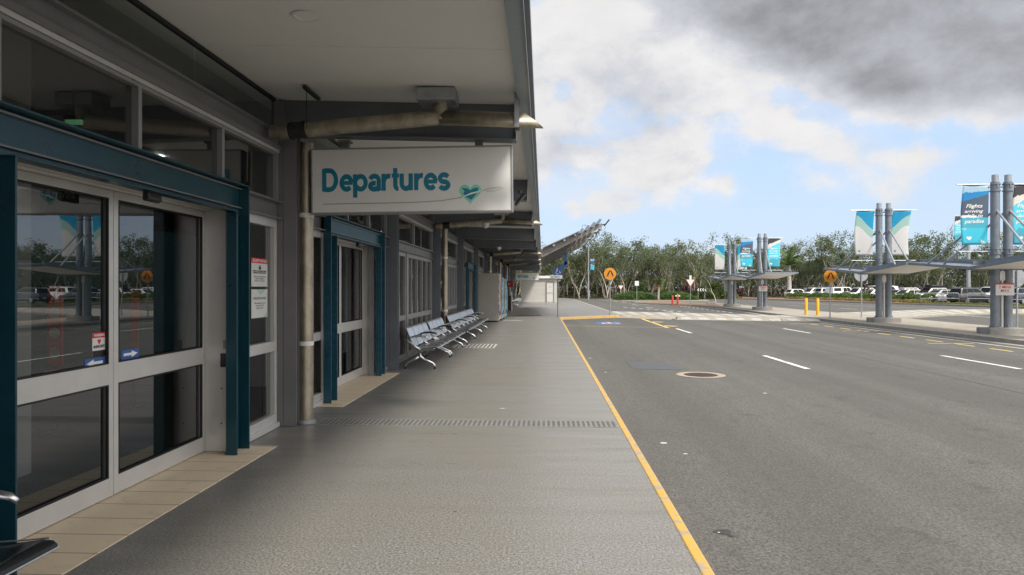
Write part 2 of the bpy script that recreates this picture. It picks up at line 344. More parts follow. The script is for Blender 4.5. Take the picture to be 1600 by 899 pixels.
# ------------------------------------------------------------------ mesh building helpers
class MB:
    def __init__(s, off=(0, 0, 0)):
        s.v = []; s.f = []; s.off = Vector(off); s.uv = None
    def add(s, vs, fs):
        k = len(s.v)
        s.v += [Vector(a) - s.off for a in vs]; s.f += [tuple(i + k for i in f) for f in fs]
        return s
    def box(s, x0, x1, y0, y1, z0, z1):
        return s.add([(x0, y0, z0), (x1, y0, z0), (x1, y1, z0), (x0, y1, z0), (x0, y0, z1), (x1, y0, z1), (x1, y1, z1), (x0, y1, z1)],
                     [(0, 3, 2, 1), (4, 5, 6, 7), (0, 1, 5, 4), (1, 2, 6, 5), (2, 3, 7, 6), (3, 0, 4, 7)])
    def tube(s, pts, r, seg=12, cap=True, r_end=None):
        pts = [Vector(p) for p in pts]; n_ = len(pts); rings = []
        prev = None
        for i, p_ in enumerate(pts):
            d = (pts[min(i + 1, n_ - 1)] - pts[max(i - 1, 0)]).normalized()
            if prev is None:
                a = d.orthogonal().normalized()
            else:
                a = (prev - d * prev.dot(d))
                a = a.normalized() if a.length > 1e-6 else d.orthogonal().normalized()
            prev = a; b = d.cross(a)
            if isinstance(r, (list, tuple)): rr = r[i]
            else: rr = r if r_end is None else r + (r_end - r) * i / max(1, n_ - 1)
            rings.append([p_ + (a * math.cos(2 * math.pi * k / seg) + b * math.sin(2 * math.pi * k / seg)) * rr for k in range(seg)])
        vs = [q for rg in rings for q in rg]; fs = []
        for i in range(n_ - 1):
            for k in range(seg):
                k2 = (k + 1) % seg
                fs.append((i * seg + k, i * seg + k2, (i + 1) * seg + k2, (i + 1) * seg + k))
        if cap:
            fs.append(tuple(reversed(range(seg)))); fs.append(tuple((n_ - 1) * seg + k for k in range(seg)))
        return s.add(vs, fs)
    def prism(s, poly, axis, a, b):
        """polygon in the two other axes (order x,y,z) pushed along axis from a to b"""
        def mk(q, t):
            if axis == 'x': return (t, q[0], q[1])
            if axis == 'y': return (q[0], t, q[1])
            return (q[0], q[1], t)
        n_ = len(poly)
        vs = [mk(q, a) for q in poly] + [mk(q, b) for q in poly]
        fs = [tuple(range(n_)), tuple(reversed(range(n_, 2 * n_)))]
        fs += [(i, i + n_, (i + 1) % n_ + n_, (i + 1) % n_) for i in range(n_)]
        return s.add(vs, fs)
    def disc(s, c_, r, axis, a, b, seg=32):
        return s.prism([(c_[0] + r * math.cos(2 * math.pi * k / seg), c_[1] + r * math.sin(2 * math.pi * k / seg)) for k in range(seg)], axis, a, b)
    def quad(s, p0, p1, p2, p3):
        return s.add([p0, p1, p2, p3], [(0, 1, 2, 3)])
    def build(s, name, mat, parent=None, smooth=False, bevel=0.0, fix=True, bseg=2):
        me = bpy.data.meshes.new(name)
        me.from_pydata([tuple(q) for q in s.v], [], s.f)
        if fix:
            bm = bmesh.new(); bm.from_mesh(me); bmesh.ops.recalc_face_normals(bm, faces=bm.faces); bm.to_mesh(me); bm.free()
        if smooth:
            for pl in me.polygons: pl.use_smooth = True
        me.materials.append(mat)
        o = bpy.data.objects.new(name, me); col.objects.link(o)
        if parent is not None: o.parent = parent
        if bevel:
            bv = o.modifiers.new('bevel', 'BEVEL'); bv.width = bevel; bv.segments = bseg; bv.limit_method = 'ANGLE'; bv.angle_limit = R(40)
        return o
def smooth_by_angle(o, deg=35):
    me = o.data
    for pl in me.polygons: pl.use_smooth = True
    bm = bmesh.new(); bm.from_mesh(me)
    for e in bm.edges:
        if len(e.link_faces) == 2 and e.calc_face_angle(0) > R(deg): e.smooth = False
    bm.to_mesh(me); bm.free()
    return o
def tag(o, label=None, cat=None, group=None, kind=None):
    if label: o['label'] = label
    if cat: o['category'] = cat
    if group: o['group'] = group
    if kind: o['kind'] = kind
    return o
def thing(name, label, cat, loc=(0, 0, 0), rz=0.0, group=None):
    o = bpy.data.objects.new(name, None); o.empty_display_size = 0.2
    o.location = loc; o.rotation_euler = (0, 0, rz); col.objects.link(o)
    return tag(o, label, cat, group)
def kids(o):
    return [c for c in bpy.data.objects if c.parent == o]
def copy_tree(o, loc=None, rz=None, scale=None, label=None, tree=None):
    """a copy of a thing with copies of its parts and sub-parts, mesh data shared"""
    def rec(src, par):
        c = src.copy(); col.objects.link(c)
        if par is not None: c.parent = par
        for ch in (tree or {}).get(src.name, None) or kids(src): rec(ch, c)
        return c
    c = rec(o, None)
    if loc is not None: c.location = loc
    if rz is not None: c.rotation_euler = (0, 0, rz)
    if scale is not None: c.scale = scale
    if label: c['label'] = label
    return c
def text(body, size, mtx, mat, name='lettering', parent=None, bold=0.0, extrude=0.0015, shear=0.0, align='CENTER', width=None, space=1.0, line=1.0):
    cu = bpy.data.curves.new(name, 'FONT'); cu.body = body; cu.size = size; cu.align_x = align; cu.align_y = 'CENTER'
    cu.extrude = extrude; cu.offset = bold; cu.shear = shear; cu.space_character = space; cu.space_line = line; cu.resolution_u = 3
    tmp = bpy.data.objects.new('tmp', cu); col.objects.link(tmp)
    dg = bpy.context.evaluated_depsgraph_get()
    me = bpy.data.meshes.new_from_object(tmp.evaluated_get(dg))
    bpy.data.objects.remove(tmp)
    if width:
        xs = [q.co.x for q in me.vertices]
        k = width / max(1e-6, max(xs) - min(xs))
        for q in me.vertices: q.co.x *= k
    me.transform(mtx)
    me.materials.clear(); me.materials.append(mat); me.name = name
    o = bpy.data.objects.new(name, me); col.objects.link(o)
    if parent is not None: o.parent = parent
    return o
FACE_CAM = Matrix(((1, 0, 0, 0), (0, 0, -1, 0), (0, 1, 0, 0), (0, 0, 0, 1)))      # reads from -Y
FACE_X = Matrix(((0, 0, 1, 0), (1, 0, 0, 0), (0, 1, 0, 0), (0, 0, 0, 1)))         # reads from +X
def TM(x, y, z, face=FACE_CAM, roll=0.0):
    return Matrix.Translation((x, y, z)) @ face @ Matrix.Rotation(roll, 4, 'Z')
def heart(cx, cz, s_, n_=28):
    pts = []
    for k in range(n_):
        t = 2 * math.pi * k / n_
        pts.append((cx + s_ * 16 * math.sin(t) ** 3 / 17, cz + s_ * (13 * math.cos(t) - 5 * math.cos(2 * t) - 2 * math.cos(3 * t) - math.cos(4 * t)) / 17))
    return pts
def struct(o):
    return tag(o, kind='structure')
# ================================================================== THE SETTING
ROAD = -0.13
def sheet(name, poly, z, mat, thick=0.0, z0=None):
    mb = MB()
    if thick: mb.prism(poly, 'z', z - thick, z)
    else: mb.add([(x, y, z) for x, y in poly], [tuple(range(len(poly)))])
    return struct(mb.build(name, mat))
g_ = MB(); NG = 2400.0
g_.add([(-NG, -NG, -0.17), (NG, -NG, -0.17), (NG, NG, -0.17), (-NG, NG, -0.17)], [(0, 1, 2, 3)])
struct(g_.build('ground', soil_m))
sheet('road', [(0.4, -25), (80, -25), (62, 20), (47.5, 36), (40.5, 59), (37.5, 72), (33, 92), (31, 112), (14, 109), (4, 105), (0.4, 105)], ROAD, asphalt)
KERB_LINE = [(60, 20), (46, 36), (39.5, 59), (36.5, 72), (32, 92), (29, 104)]
sheet('car_park', [(200, 20), (68, 20), (53, 38), (46, 60), (42.5, 74), (38, 92), (35, 112), (70, 150), (220, 150)], -0.12, asphalt)
def strip(name, left, right, z, mat, thick):
    poly = left + right[::-1]
    return sheet(name, poly, z, mat, thick)
sheet('lawn', [(60, 20), (46, 36), (39.5, 59), (36.7, 71), (43, 73.5), (46.5, 60), (53.5, 38), (68.5, 20)], 0.02, lawn_m, 0.3)
sheet('planting_bed', [(36.7, 71.02), (36.5, 72), (32, 92), (29, 104), (34.5, 110), (38.5, 92), (43, 73.52)], 0.02, mulch_m, 0.3)
kb = MB()
for a, b in zip(KERB_LINE, KERB_LINE[1:]):
    d = (Vector(b) - Vector(a)).normalized(); nn = Vector((d.y, -d.x)) * -0.16
    a2 = (a[0] + nn.x, a[1] + nn.y); b2 = (b[0] + nn.x, b[1] + nn.y)
    kb.prism([a, b, b2, a2], 'z', -0.3, 0.012)
struct(kb.build('car_park_kerb', concrete_dark))

# terminal footpath and its kerb
sheet('footpath', [(-3.4, -9), (0.885, -9), (0.885, 36.72), (4.33, 39.62), (4.40, 46), (4.15, 97), (3.5, 104), (-14, 104), (-14, 74.5), (-3.4, 74.5)], 0.0, paving, 0.3)
ky = MB()
ky.prism([(0.885, -9), (0.962, -9), (0.962, 36.78), (0.885, 36.72)], 'z', -0.3, 0.004)
ky.prism([(0.885, 36.72), (0.962, 36.50), (4.42, 39.45), (4.33, 39.62)], 'z', -0.3, 0.005)
struct(ky.build('kerb', yellow_kerb, bevel=0.012))
kg = MB(); kg.box(0.9625, 0.985, -9, 36.3, -0.3, -0.075)
struct(kg.build('kerb_face', concrete_dark))
kf = MB()
kf.prism([(4.33, 39.62), (4.55, 39.55), (4.60, 46), (4.38, 46)], 'z', -0.3, -0.02); kf.prism([(4.40, 46.0), (4.60, 46.0), (4.30, 97), (4.15, 97)], 'z', -0.3, 0.004)
struct(kf.build('road_kerb', concrete))
# beige tiles in front of the doors
for y0, y1 in ((2.85, 6.74), (9.0, 12.6), (26.2, 29.9)):
    t_ = MB(); t_.box(-3.5, -2.67, y0, y1, -0.05, 0.005); struct(t_.build('entrance_tiles', tile_m))
# median island
ISL = [(15.2, -12), (14.9, 10), (14.45, 20), (14.2, 32), (14.25, 45), (14.6, 57.5), (13.8, 63), (10.9, 69), (9.7, 75), (11, 78), (14.5, 76), (17.6, 70), (18.6, 57), (18.7, 45), (18.8, 36), (18.6, 27), (18.2, 15), (18, -12)]
sheet('median_path', ISL, 0.0, concrete, 0.3)
mk = MB(); gt = MB()
for a, b in zip(ISL[:8], ISL[1:9]):
    d = (Vector(b) - Vector(a)).normalized(); nn = Vector((-d.y, d.x))
    k0, k1 = nn * 0.02, nn * -0.13
    mk.prism([(a[0] + k0.x, a[1] + k0.y), (b[0] + k0.x, b[1] + k0.y), (b[0] - nn.x * 0.13, b[1] - nn.y * 0.13), (a[0] - nn.x * 0.13, a[1] - nn.y * 0.13)], 'z', -0.3, 0.006)
    gt.prism([(a[0] + nn.x * 0.42, a[1] + nn.y * 0.42), (b[0] + nn.x * 0.42, b[1] + nn.y * 0.42), (b[0] + nn.x * 0.021, b[1] + nn.y * 0.021), (a[0] + nn.x * 0.021, a[1] + nn.y * 0.021)], 'z', -0.3, ROAD + 0.008)
struct(mk.build('median_kerb', concrete_dark)); struct(gt.build('gutter', concrete))
sheet('mulch_bed', [(13.6, 63.5), (11.2, 69), (10.3, 74.5), (13.5, 75), (16.8, 69.5), (17.4, 62)], 0.02, mulch_m, 0.1)
# planted island by the wood
BED = [(8.6, 87.4), (10, 86.6), (17, 86.4), (19.8, 87.4), (20.5, 90), (18, 93), (11, 93.5), (8.8, 91)]
sheet('planted_island', BED, 0.0, mulch_m, 0.3)
bk = MB(); bk.prism([(8.0, 86.9), (10, 85.9), (17, 85.7), (20.5, 86.6), (21.6, 89.5), (20.6, 89.9), (19.85, 87.35), (17, 86.35), (10, 86.55), (8.55, 87.35)], 'z', -0.3, 0.01)
struct(bk.build('island_kerb', concrete))
sheet('far_planting', [(22, 104), (30, 101), (34, 108), (34, 125), (20, 125)], 0.0, mulch_m, 0.3)

# crossings
CR1 = [(4.56, 39.95), (7.4, 37.65), (12.4, 36.05), (14.2, 35.7), (14.22, 40.0), (8.7, 43.9), (4.56, 46.5)]
sheet('raised_crossing', CR1, -0.012, crossing_m, 0.25)
rp = MB()
near_e = CR1[:4]
for a, b in zip(near_e, near_e[1:]):
    d = (Vector(b) - Vector(a)).normalized(); nn = Vector((d.y, -d.x)) * 0.75
    rp.add([(a[0], a[1], -0.013), (b[0], b[1], -0.013), (b[0] + nn.x, b[1] + nn.y, ROAD + .002), (a[0] + nn.x, a[1] + nn.y, ROAD + .002)], [(0, 1, 2, 3)])
struct(rp.build('crossing_ramp', crossing_m, fix=False))
def lerp_line(poly, t):
    L = [0]
    for a, b in zip(poly, poly[1:]): L.append(L[-1] + (Vector(b) - Vector(a)).length)
    d = t * L[-1]
    for i in range(len(poly) - 1):
        if d <= L[i + 1] + 1e-9:
            k = (d - L[i]) / max(1e-9, L[i + 1] - L[i]); return Vector(poly[i]).lerp(Vector(poly[i + 1]), k)
    return Vector(poly[-1])
def stripes(lo, hi, n_, z, t0=0.0, t1=1.0, duty=0.5):
    mb = MB()
    for k in range(n_):
        a, b = k / n_, (k + duty) / n_
        p = [lerp_line(lo, a), lerp_line(lo, b), lerp_line(hi, b), lerp_line(hi, a)]
        q = [p[0].lerp(p[3], t0), p[1].lerp(p[2], t0), p[1].lerp(p[2], t1), p[0].lerp(p[3], t1)]
        mb.add([(v.x, v.y, z) for v in q], [(0, 1, 2, 3)])
    return mb
s1 = stripes(CR1[:4], [(4.56, 46.5), (8.7, 43.9), (14.22, 40.0)], 11, -0.006, 0.16, 0.94)
struct(s1.build('zebra_marking', white_zebra))
tri = MB()
for k in range(12):
    a = lerp_line(CR1[:4], (k + .2) / 12); b = lerp_line(CR1[:4], (k + .8) / 12); m_ = (a + b) / 2 + Vector((0.25, 0.0))
    tri.add([(a.x, a.y - 0.70, ROAD + 0.02), (b.x, b.y - 0.70, ROAD + .02), (b.x, b.y - 0.06, -0.016), (a.x, a.y - 0.06, -0.016)], [(0, 1, 2, 3)])
struct(tri.build('ramp_marking', white_zebra, fix=False))
LO2 = [tuple(G(*q, -0.01).xy) for q in ((1345, 496.5), (1406, 496), (1481, 491.0), (1555, 489.0), (1700, 488.0))]
HI2 = [tuple(G(*q, -0.01).xy) for q in ((1335, 488), (1400, 484.5), (1445, 483), (1600, 482), (1720, 481.5))]
LO2[0] = (18.7, LO2[0][1]); HI2[0] = (18.7, HI2[0][1])
sheet('second_crossing', LO2 + HI2[::-1], -0.06, crossing_m, 0.2)
struct(stripes(LO2, HI2, 16, -0.055, 0.08, 0.92, 0.55).build('zebra_marking', white_zebra))

# road markings
lm = MB()
def rect_line(mb, a, b, wd, z=ROAD + 0.004):
    a = Vector((a[0], a[1])); b = Vector((b[0], b[1])); d = (b - a).normalized(); nn = Vector((-d.y, d.x)) * wd / 2
    mb.add([(a.x + nn.x, a.y + nn.y, z), (a.x - nn.x, a.y - nn.y, z), (b.x - nn.x, b.y - nn.y, z), (b.x + nn.x, b.y + nn.y, z)], [(0, 1, 2, 3)])
for k in (-2, -1, 0, 1):
    y0 = 14.45 + 11.35 * k
    rect_line(lm, (5.62, y0 + .25), (5.62, y0 + 3.1), 0.13); rect_line(lm, (10.12, y0 + .45), (10.12, y0 + 3.3), 0.13)
for k in range(5): rect_line(lm, (9.2 + .02 * k, 48.5 + 9 * k), (9.0, 51 + 9 * k), 0.13)
for k in range(9):
    a = G(975 + 12 * k, 480.5 + 0.9 * k, ROAD); b = G(980 + 12 * k, 480.9 + 0.9 * k, ROAD); rect_line(lm, a, b, 0.3)
for k in range(14):
    rect_line(lm, (12.9 - .02 * k, 47 + 1.6 * k), (12.9, 47.9 + 1.6 * k), 0.12)
for a, b in (((1230, 477.5), (1249, 478.4)), ((1312, 482.0), (1340, 483.6)), ((1500, 493), (1560, 497.0)), ((1225, 473.2), (1600, 488.0))):
    rect_line(lm, G(*a, ROAD), G(*b, ROAD), 0.14)
for k in range(9): 
    q = G(1150 + 19 * k, 476 + 2.0 * k, ROAD); rect_line(lm, (q.x, q.y), (q.x + .3, q.y + 1.3), 0.12)
rect_line(lm, (13.72, 5), (13.42, 33.5), 0.10)
struct(lm.build('lane_marking', white_line_m))
ym = MB()
for k in range(20):
    y0 = 9.2 + 1.62 * k
    if y0 < 33: rect_line(ym, (12.66, y0), (12.66, y0 + 0.95), 0.11)
for y0 in (15.5, 21.6, 27.6, 33.2):
    rect_line(ym, (11.9, y0), (13.3, y0), 0.11)
for k in range(10): rect_line(ym, (19.6, 20 + 1.7 * k), (19.6, 21 + 1.7 * k), 0.12)
rect_line(ym, (0.99, 30.9), (5.40, 29.5), 0.07)
rect_line(ym, (5.36, 29.3), (5.52, 43.0), 0.15)
for k in range(4): rect_line(ym, (5.45, 31 + 3.6 * k), (5.95, 30.6 + 3.6 * k), 0.45)
struct(ym.build('yellow_marking', yellow_line_m))
bm_ = MB(); bm_.add([(2.6, 32.2, ROAD + .004), (3.75, 32.2, ROAD + .004), (3.75, 34.0, ROAD + .004), (2.6, 34.0, ROAD + .004)], [(0, 1, 2, 3)])
struct(bm_.build('blue_bay_marking', blue_road))
bf = MB(); bf.add([(1.92, 14.55, ROAD + .004), (3.05, 14.4, ROAD + .004), (2.85, 15.75, ROAD + .004), (1.95, 15.95, ROAD + .004)], [(0, 1, 2, 3)])
struct(bf.build('faded_blue_marking', blue_faded))
wm = MB()
for k in range(24):
    a = math.pi * (0.15 + 1.7 * k / 24); b = math.pi * (0.15 + 1.7 * (k + 1) / 24)
    rect_line(wm, (3.3 + 0.42 * math.cos(a), 32.9 + 0.6 * math.sin(a)), (3.3 + 0.42 * math.cos(b), 32.9 + 0.6 * math.sin(b)), 0.12, ROAD + 0.008)
rect_line(wm, (3.25, 32.9), (3.2, 33.9), 0.15, ROAD + 0.008)
struct(wm.build('bay_symbol', white_line_m))
# chewing gum, paint spots and tar on the ground
sp = MB(); rs = random.Random(3)
for (px, py, r_) in ((1037, 693, .035), (1195, 615, .03), (946, 582, .03), (1015, 891, .012), (785, 639, .03), (1123, 833, .008), (1071, 710, .018), (922, 560, .04)):
    q = G(px, py, ROAD if px > 990 or py < 600 and px > 920 else 0.0); z = q.z + 0.005
    sp.add([(q.x + r_ * (1 + .4 * rs.random()) * math.cos(k * .785), q.y + r_ * .8 * math.sin(k * .785) * (1 + .4 * rs.random()), z) for k in range(8)], [tuple(range(8))])
struct(sp.build('paint_spots', white_line_m))
gum = MB()
for k in range(24):
    x, y, r_ = rs.uniform(-2.4, .75), rs.uniform(2.4, 26), rs.uniform(.006, .014)
    gum.add([(x + r_ * (1 + .4 * rs.random()) * math.cos(j * .785), y + r_ * math.sin(j * .785) * (1 + .4 * rs.random()), .0025) for j in range(8)], [tuple(range(8))])
struct(gum.build('gum_spots', basic('old_gum', (0.11, 0.11, 0.10), 0.8)))
tar = MB()
for (px, py, r_) in ((1130, 832, .05), (1143, 838, .02)):
    q = G(px, py, ROAD)
    tar.add([(q.x + r_ * (1.1 + .5 * rs.random()) * math.cos(k * .524), q.y + r_ * .9 * math.sin(k * .524) * (1 + .5 * rs.random()), ROAD + .003) for k in range(12)], [tuple(range(12))])
struct(tar.build('tar_stains', basic('tar', (0.045, 0.045, 0.043), 0.6, var=0.5, scale=20)))

seam = MB()
for (a, b) in (((7.9, -4), (7.75, 34)), ((2.2, 17), (8.0, 17.8)), ((1.2, 25.6), (7.7, 25.9))):
    pr = None
    for k in range(25):
        t_ = k / 24; q = (a[0] + (b[0] - a[0]) * t_ + rs.uniform(-.03, .03), a[1] + (b[1] - a[1]) * t_ + rs.uniform(-.03, .03))
        if pr: rect_line(seam, pr, q, rs.uniform(.008, .022), ROAD + .0025)
        pr = q
struct(seam.build('road_seams', basic('seam_tar', (0.035, 0.034, 0.033), 0.8)))
# manhole and drain grates
mh = thing('manhole_cover', 'round rusty iron manhole cover in pale concrete ring on asphalt', 'manhole', (3.12, 13.6, ROAD))
rg = MB()
for k in range(40):
    a0, a1 = 2 * math.pi * k / 40, 2 * math.pi * (k + 1) / 40
    rg.add([(0.33 * math.cos(a0), .33 * math.sin(a0), .006), (0.475 * math.cos(a0), .475 * math.sin(a0), .006), (0.475 * math.cos(a1), .475 * math.sin(a1), .006), (0.33 * math.cos(a1), .33 * math.sin(a1), .006)], [(0, 1, 2, 3)])
rg.build('concrete_ring', basic('ring_concrete', (0.33, 0.285, 0.22), 0.9, var=0.15, dirt=0.3), mh)
ld = MB(); ld.disc((0, 0), 0.325, 'z', -.02, .007, 40)
for k in range(-5, 6):
    w_ = math.sqrt(max(0, .29 ** 2 - (k * .053) ** 2)); ld.box(k * .053 - .012, k * .053 + .012, -w_, w_, .0072, .011)
ld.build('lid', basic('rusty_iron', (0.075, 0.055, 0.05), 0.7, metal=0.4, var=0.4, dirt=0.4), mh)
def grate(label, x0, x1, y0, y1, step, bar, mat=None):
    t = thing('drain_grate', label, 'drain', ((x0 + x1) / 2, (y0 + y1) / 2, 0))
    f_ = MB(t.location); f_.box(x0, x1, y0, y0 + .025, 0.001, .006); f_.box(x0, x1, y1 - .025, y1, 0.001, .006)
    f_.box(x0, x0 + .02, y0 + .0255, y1 - .0255, .001, .006); f_.box(x1 - .02, x1, y0 + .0255, y1 - .0255, .001, .006); f_.build('frame', mat or grate_m, t)
    b_ = MB(t.location); x = x0 + .04
    while x < x1 - .03:
        b_.box(x, x + bar, y0 + .026, y1 - .026, .001, .005); x += step
    b_.build('grating', mat or grate_m, t)
    d_ = MB(t.location); d_.box(x0 + .021, x1 - .021, y0 + .0255, y1 - .0255, .0003, .0022); d_.build('channel', basic('dark_channel', (0.11, 0.11, 0.108), .8), t)
grate('long galvanised drain grating across the footpath beside downpipe', -2.68, 0.87, 7.80, 8.18, 0.058, 0.024)
grate('drain grating with bright bars beside the metal seats', -2.42, -1.28, 17.9, 19.2, 0.105, 0.045, pale_bar)
grate('thin dark drain grating near the drink machines', -2.0, -0.1, 38.6, 39.7, 0.16, 0.03)
grate('pale drain grating in footpath before the tall cabinets', -1.9, -1.0, 32.6, 33.2, 0.14, 0.06, pale_bar)

# ================================================================== TERMINAL BUILDING
B0 = (-8.0, 33.0, 0.0)
bld = thing('terminal_building', 'long glazed airport terminal with white soffit, teal door portals and grey steel', 'building', B0)
def bmb(): return MB(B0)
XF = -3.05; Y0, Y1 = -6.0, 74.0
COLS = [2.45, 8.0, 13.45, 18.95, 24.45, 30.0, 35.55, 41.1, 46.65, 52.2, 57.75, 63.3, 68.9]
# room shell
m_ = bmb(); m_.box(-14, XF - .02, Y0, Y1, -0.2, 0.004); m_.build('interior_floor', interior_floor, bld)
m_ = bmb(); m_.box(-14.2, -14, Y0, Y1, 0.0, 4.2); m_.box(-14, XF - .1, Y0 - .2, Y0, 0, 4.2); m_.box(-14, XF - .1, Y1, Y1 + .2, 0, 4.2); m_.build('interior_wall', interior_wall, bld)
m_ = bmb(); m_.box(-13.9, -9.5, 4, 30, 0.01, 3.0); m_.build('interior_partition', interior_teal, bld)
m_ = bmb(); m_.box(-14, XF - .16, Y0, Y1, 3.80, 3.9); m_.build('interior_ceiling', interior_white, bld)
for (x, y) in ((-4.55, 5.6), (-4.6, 11.0), (-5.0, 16.6), (-5.0, 22.0)):
    m_ = bmb(); m_.box(x - .17, x + .17, y - .17, y + .17, .01, 3.79); m_.build('interior_column', interior_white, bld)
for (x, y) in [(-6.4 - 1.9 * (k % 2), 6.0 + 2.6 * k) for k in range(10)]:
    m_ = bmb(); m_.disc((x, y), .08, 'z', 3.77, 3.795, 16); m_.build('interior_lamp', lamp_lit, bld)
# canopy: soffit, roof, fascia
def soff(x): return 3.78 + (x - XF) * (3.69 - 3.78) / (-0.28 - XF)
SOFF_ROOF_Y = Y1
joints = [Y0, 0.55, 3.3, 6.1, 8.85, 11.6, 14.4, 17.2, 20, 22.8, 25.6, 28.4, 31.2, 34, 36.8, 39.6, 42.4, 45.2, 48, 50.8, 53.6, 56.4, 59.2, 62, 64.8, 67.6, 70.4, Y1]
m_ = bmb()
for a, b in zip(joints, joints[1:]):
    m_.prism([(XF - .3, soff(XF - .3)), (-0.27, soff(-.27)), (-0.27, soff(-.27) + .03), (XF - .3, soff(XF - .3) + .03)], 'y', a + .003, b - .003)
m_.build('soffit', soffit_m, bld)
m_ = bmb(); m_.prism([(-15, 4.5), (-0.14, 3.80), (-0.14, 3.88), (-15, 4.58)], 'y', Y0 - .3, Y1 + .3); m_.prism([(XF - .35, 3.83), (-.29, 3.745), (-.29, 3.79), (XF - .35, 3.9)], 'y', Y0, Y1)
m_.build('roof', steel_mid, bld)
m_ = bmb(); m_.box(-.27, -.165, Y0, Y1, 3.60, 3.612); m_.box(-.166, -.155, Y0, Y1, 3.6, 3.87); m_.box(-.27, -.26, Y0, Y1, 3.613, 3.70)
m_.build('fascia_beam', fascia_m, bld)
m_ = bmb(); m_.box(-.154, -.10, Y0, Y1, 3.78, 3.90); m_.box(-.154, -.135, Y0, Y1, 3.585, 3.64); m_.build('gutter_edge', steel_grey, bld)
# rafters
for y in COLS:
    m_ = bmb()
    zt0, zt1 = soff(XF) - .005, soff(-.30) - .005
    m_.prism([(XF, zt0 - .40), (-.30, zt1 - .40), (-.30, zt1), (XF, zt0)], 'y', y - .115, y - .103)
    m_.prism([(XF, zt0 - .412), (-.30, zt1 - .412), (-.30, zt1 - .4), (XF, zt0 - .4)], 'y', y - .17, y + .03)
    m_.box(-.31, -.298, y - .17, y + .03, zt1 - .40, zt1 - .01)
    m_.build('rafter', steel_grey, bld)
    m_ = bmb(); m_.box(-2.98, -2.83, y - .17, y - .155, 0.004, 3.37); m_.box(-2.98, -2.83, y - .04, y - .025, 0.004, 3.37); m_.box(-2.91, -2.90, y - .155, y - .04, 0.004, 3.37); m_.box(-3.12, -2.985, y - .17, y - .02, 0.004, 3.75)
    m_.build('column', steel_grey if y != 8.0 else steel_mid, bld)
# intermediate purlin and light track
m_ = bmb(); m_.box(-2.55, -2.51, 7.25, 7.72, 3.715, 3.745); m_.box(-2.528, -2.522, 7.3, 7.306, 3.30, 3.70); m_.build('light_track', black_m, bld)
for y in (5.42, 10.6, 16.1, 21.6, 27.1):
    m_ = bmb(); z = soff(-1.86)
    for k in range(28):
        a0, a1 = 2 * math.pi * k / 28, 2 * math.pi * (k + 1) / 28
        for (ra, za, rb, zb) in ((.095, z - .006, .12, z - .004), (.07, z + .025, .095, z - .006)):
            m_.add([(-1.86 + ra * math.cos(a0), y + ra * math.sin(a0), za), (-1.86 + rb * math.cos(a0), y + rb * math.sin(a0), zb), (-1.86 + rb * math.cos(a1), y + rb * math.sin(a1), zb), (-1.86 + ra * math.cos(a1), y + ra * math.sin(a1), za)], [(0, 1, 2, 3)])
    m_.build('downlight', white_paint, bld)
    m_ = bmb(); m_.tube([(-1.86, y, z + .0245), (-1.86, y, z + .0255)], .07, 24); m_.build('downlight_lens', steel_chrome, bld)
# horizontal steel: transom beam over the windows, band over the upper windows
bays = [(Y0, COLS[0] - .2)] + [(a, b - .19) for a, b in zip(COLS, COLS[1:])] + [(COLS[-1], Y1)]
for a, b in bays:
    m_ = bmb(); m_.box(-3.06, -3.05, a, b, 2.38, 2.575); m_.box(-3.06, -2.97, a, b, 2.565, 2.577); m_.box(-3.06, -2.97, a, b, 2.378, 2.39)
    m_.build('transom_beam', steel_mid, bld)
    m_ = bmb(); m_.box(-3.10, -3.02, a, b, 3.142, 3.175)
    m_.build('upper_window_head', alu, bld)
    m_ = bmb(); m_.box(-3.12, -3.00, a, b, 3.176, 3.225); m_.box(-3.12, -3.03, a, b, 3.226, 3.345); m_.box(-3.12, -2.98, a, b, 3.346, 3.36); m_.box(-3.12, -3.05, a, b, 3.361, 3.41)
    m_.build('upper_band', steel_mid, bld)
    m_ = bmb(); m_.box(-3.10, -3.06, a, b, 3.74, 3.775); m_.build('clerestory_head', rubber, bld)
    y = a; n_ = max(1, round((b - a) / 1.9)); st = (b - a) / n_
    for k in range(n_):
        m_ = bmb(); yy0, yy1 = a + k * st + .004, a + (k + 1) * st - .004
        m_.quad((-3.08, yy0, 3.41), (-3.08, yy1, 3.41), (-3.08, yy1, 3.75), (-3.08, yy0, 3.75))
        m_.build('clerestory_pane', glass_clear, bld, fix=False)
def window(y0, y1, z0=0.0, z1=2.378, mull=(), rails=(0.93,), name='window', x=XF, fw=0.06, sill=True):
    fr = bmb()
    fr.box(x - .10, x, y0, y0 + fw, z0 + .005, z1); fr.box(x - .10, x, y1 - fw, y1, z0 + .005, z1)
    fr.box(x - .10, x - .001, y0 + fw, y1 - fw, z1 - .095 if z0 == 0 else z1 - .03, z1)
    bot = z0 + (.15 if z0 == 0 else .03)
    fr.box(x - .10, x - .001, y0 + fw, y1 - fw, z0 + .005, bot)
    if z0 == 0: fr.box(x - .06, x + .035, y0 + .002, y1 - .002, 0.005, .06)
    for q in mull: fr.box(x - .095, x - .002, q - fw * .45, q + fw * .45, bot, z1 - .03)
    for r_ in rails: fr.box(x - .09, x - .003, y0 + fw, y1 - fw, r_ - .055, r_ + .06)
    o = fr.build(name, alu if z0 == 0 and y0 < 9 else alu_dark, bld, bevel=0.004)
    m_ = bmb(); m_.quad((x - .055, y0 + fw, bot), (x - .055, y1 - fw, bot), (x - .055, y1 - fw, z1 - .03), (x - .055, y0 + fw, z1 - .03))
    m_.build('pane', glass, o, fix=False)
    return o
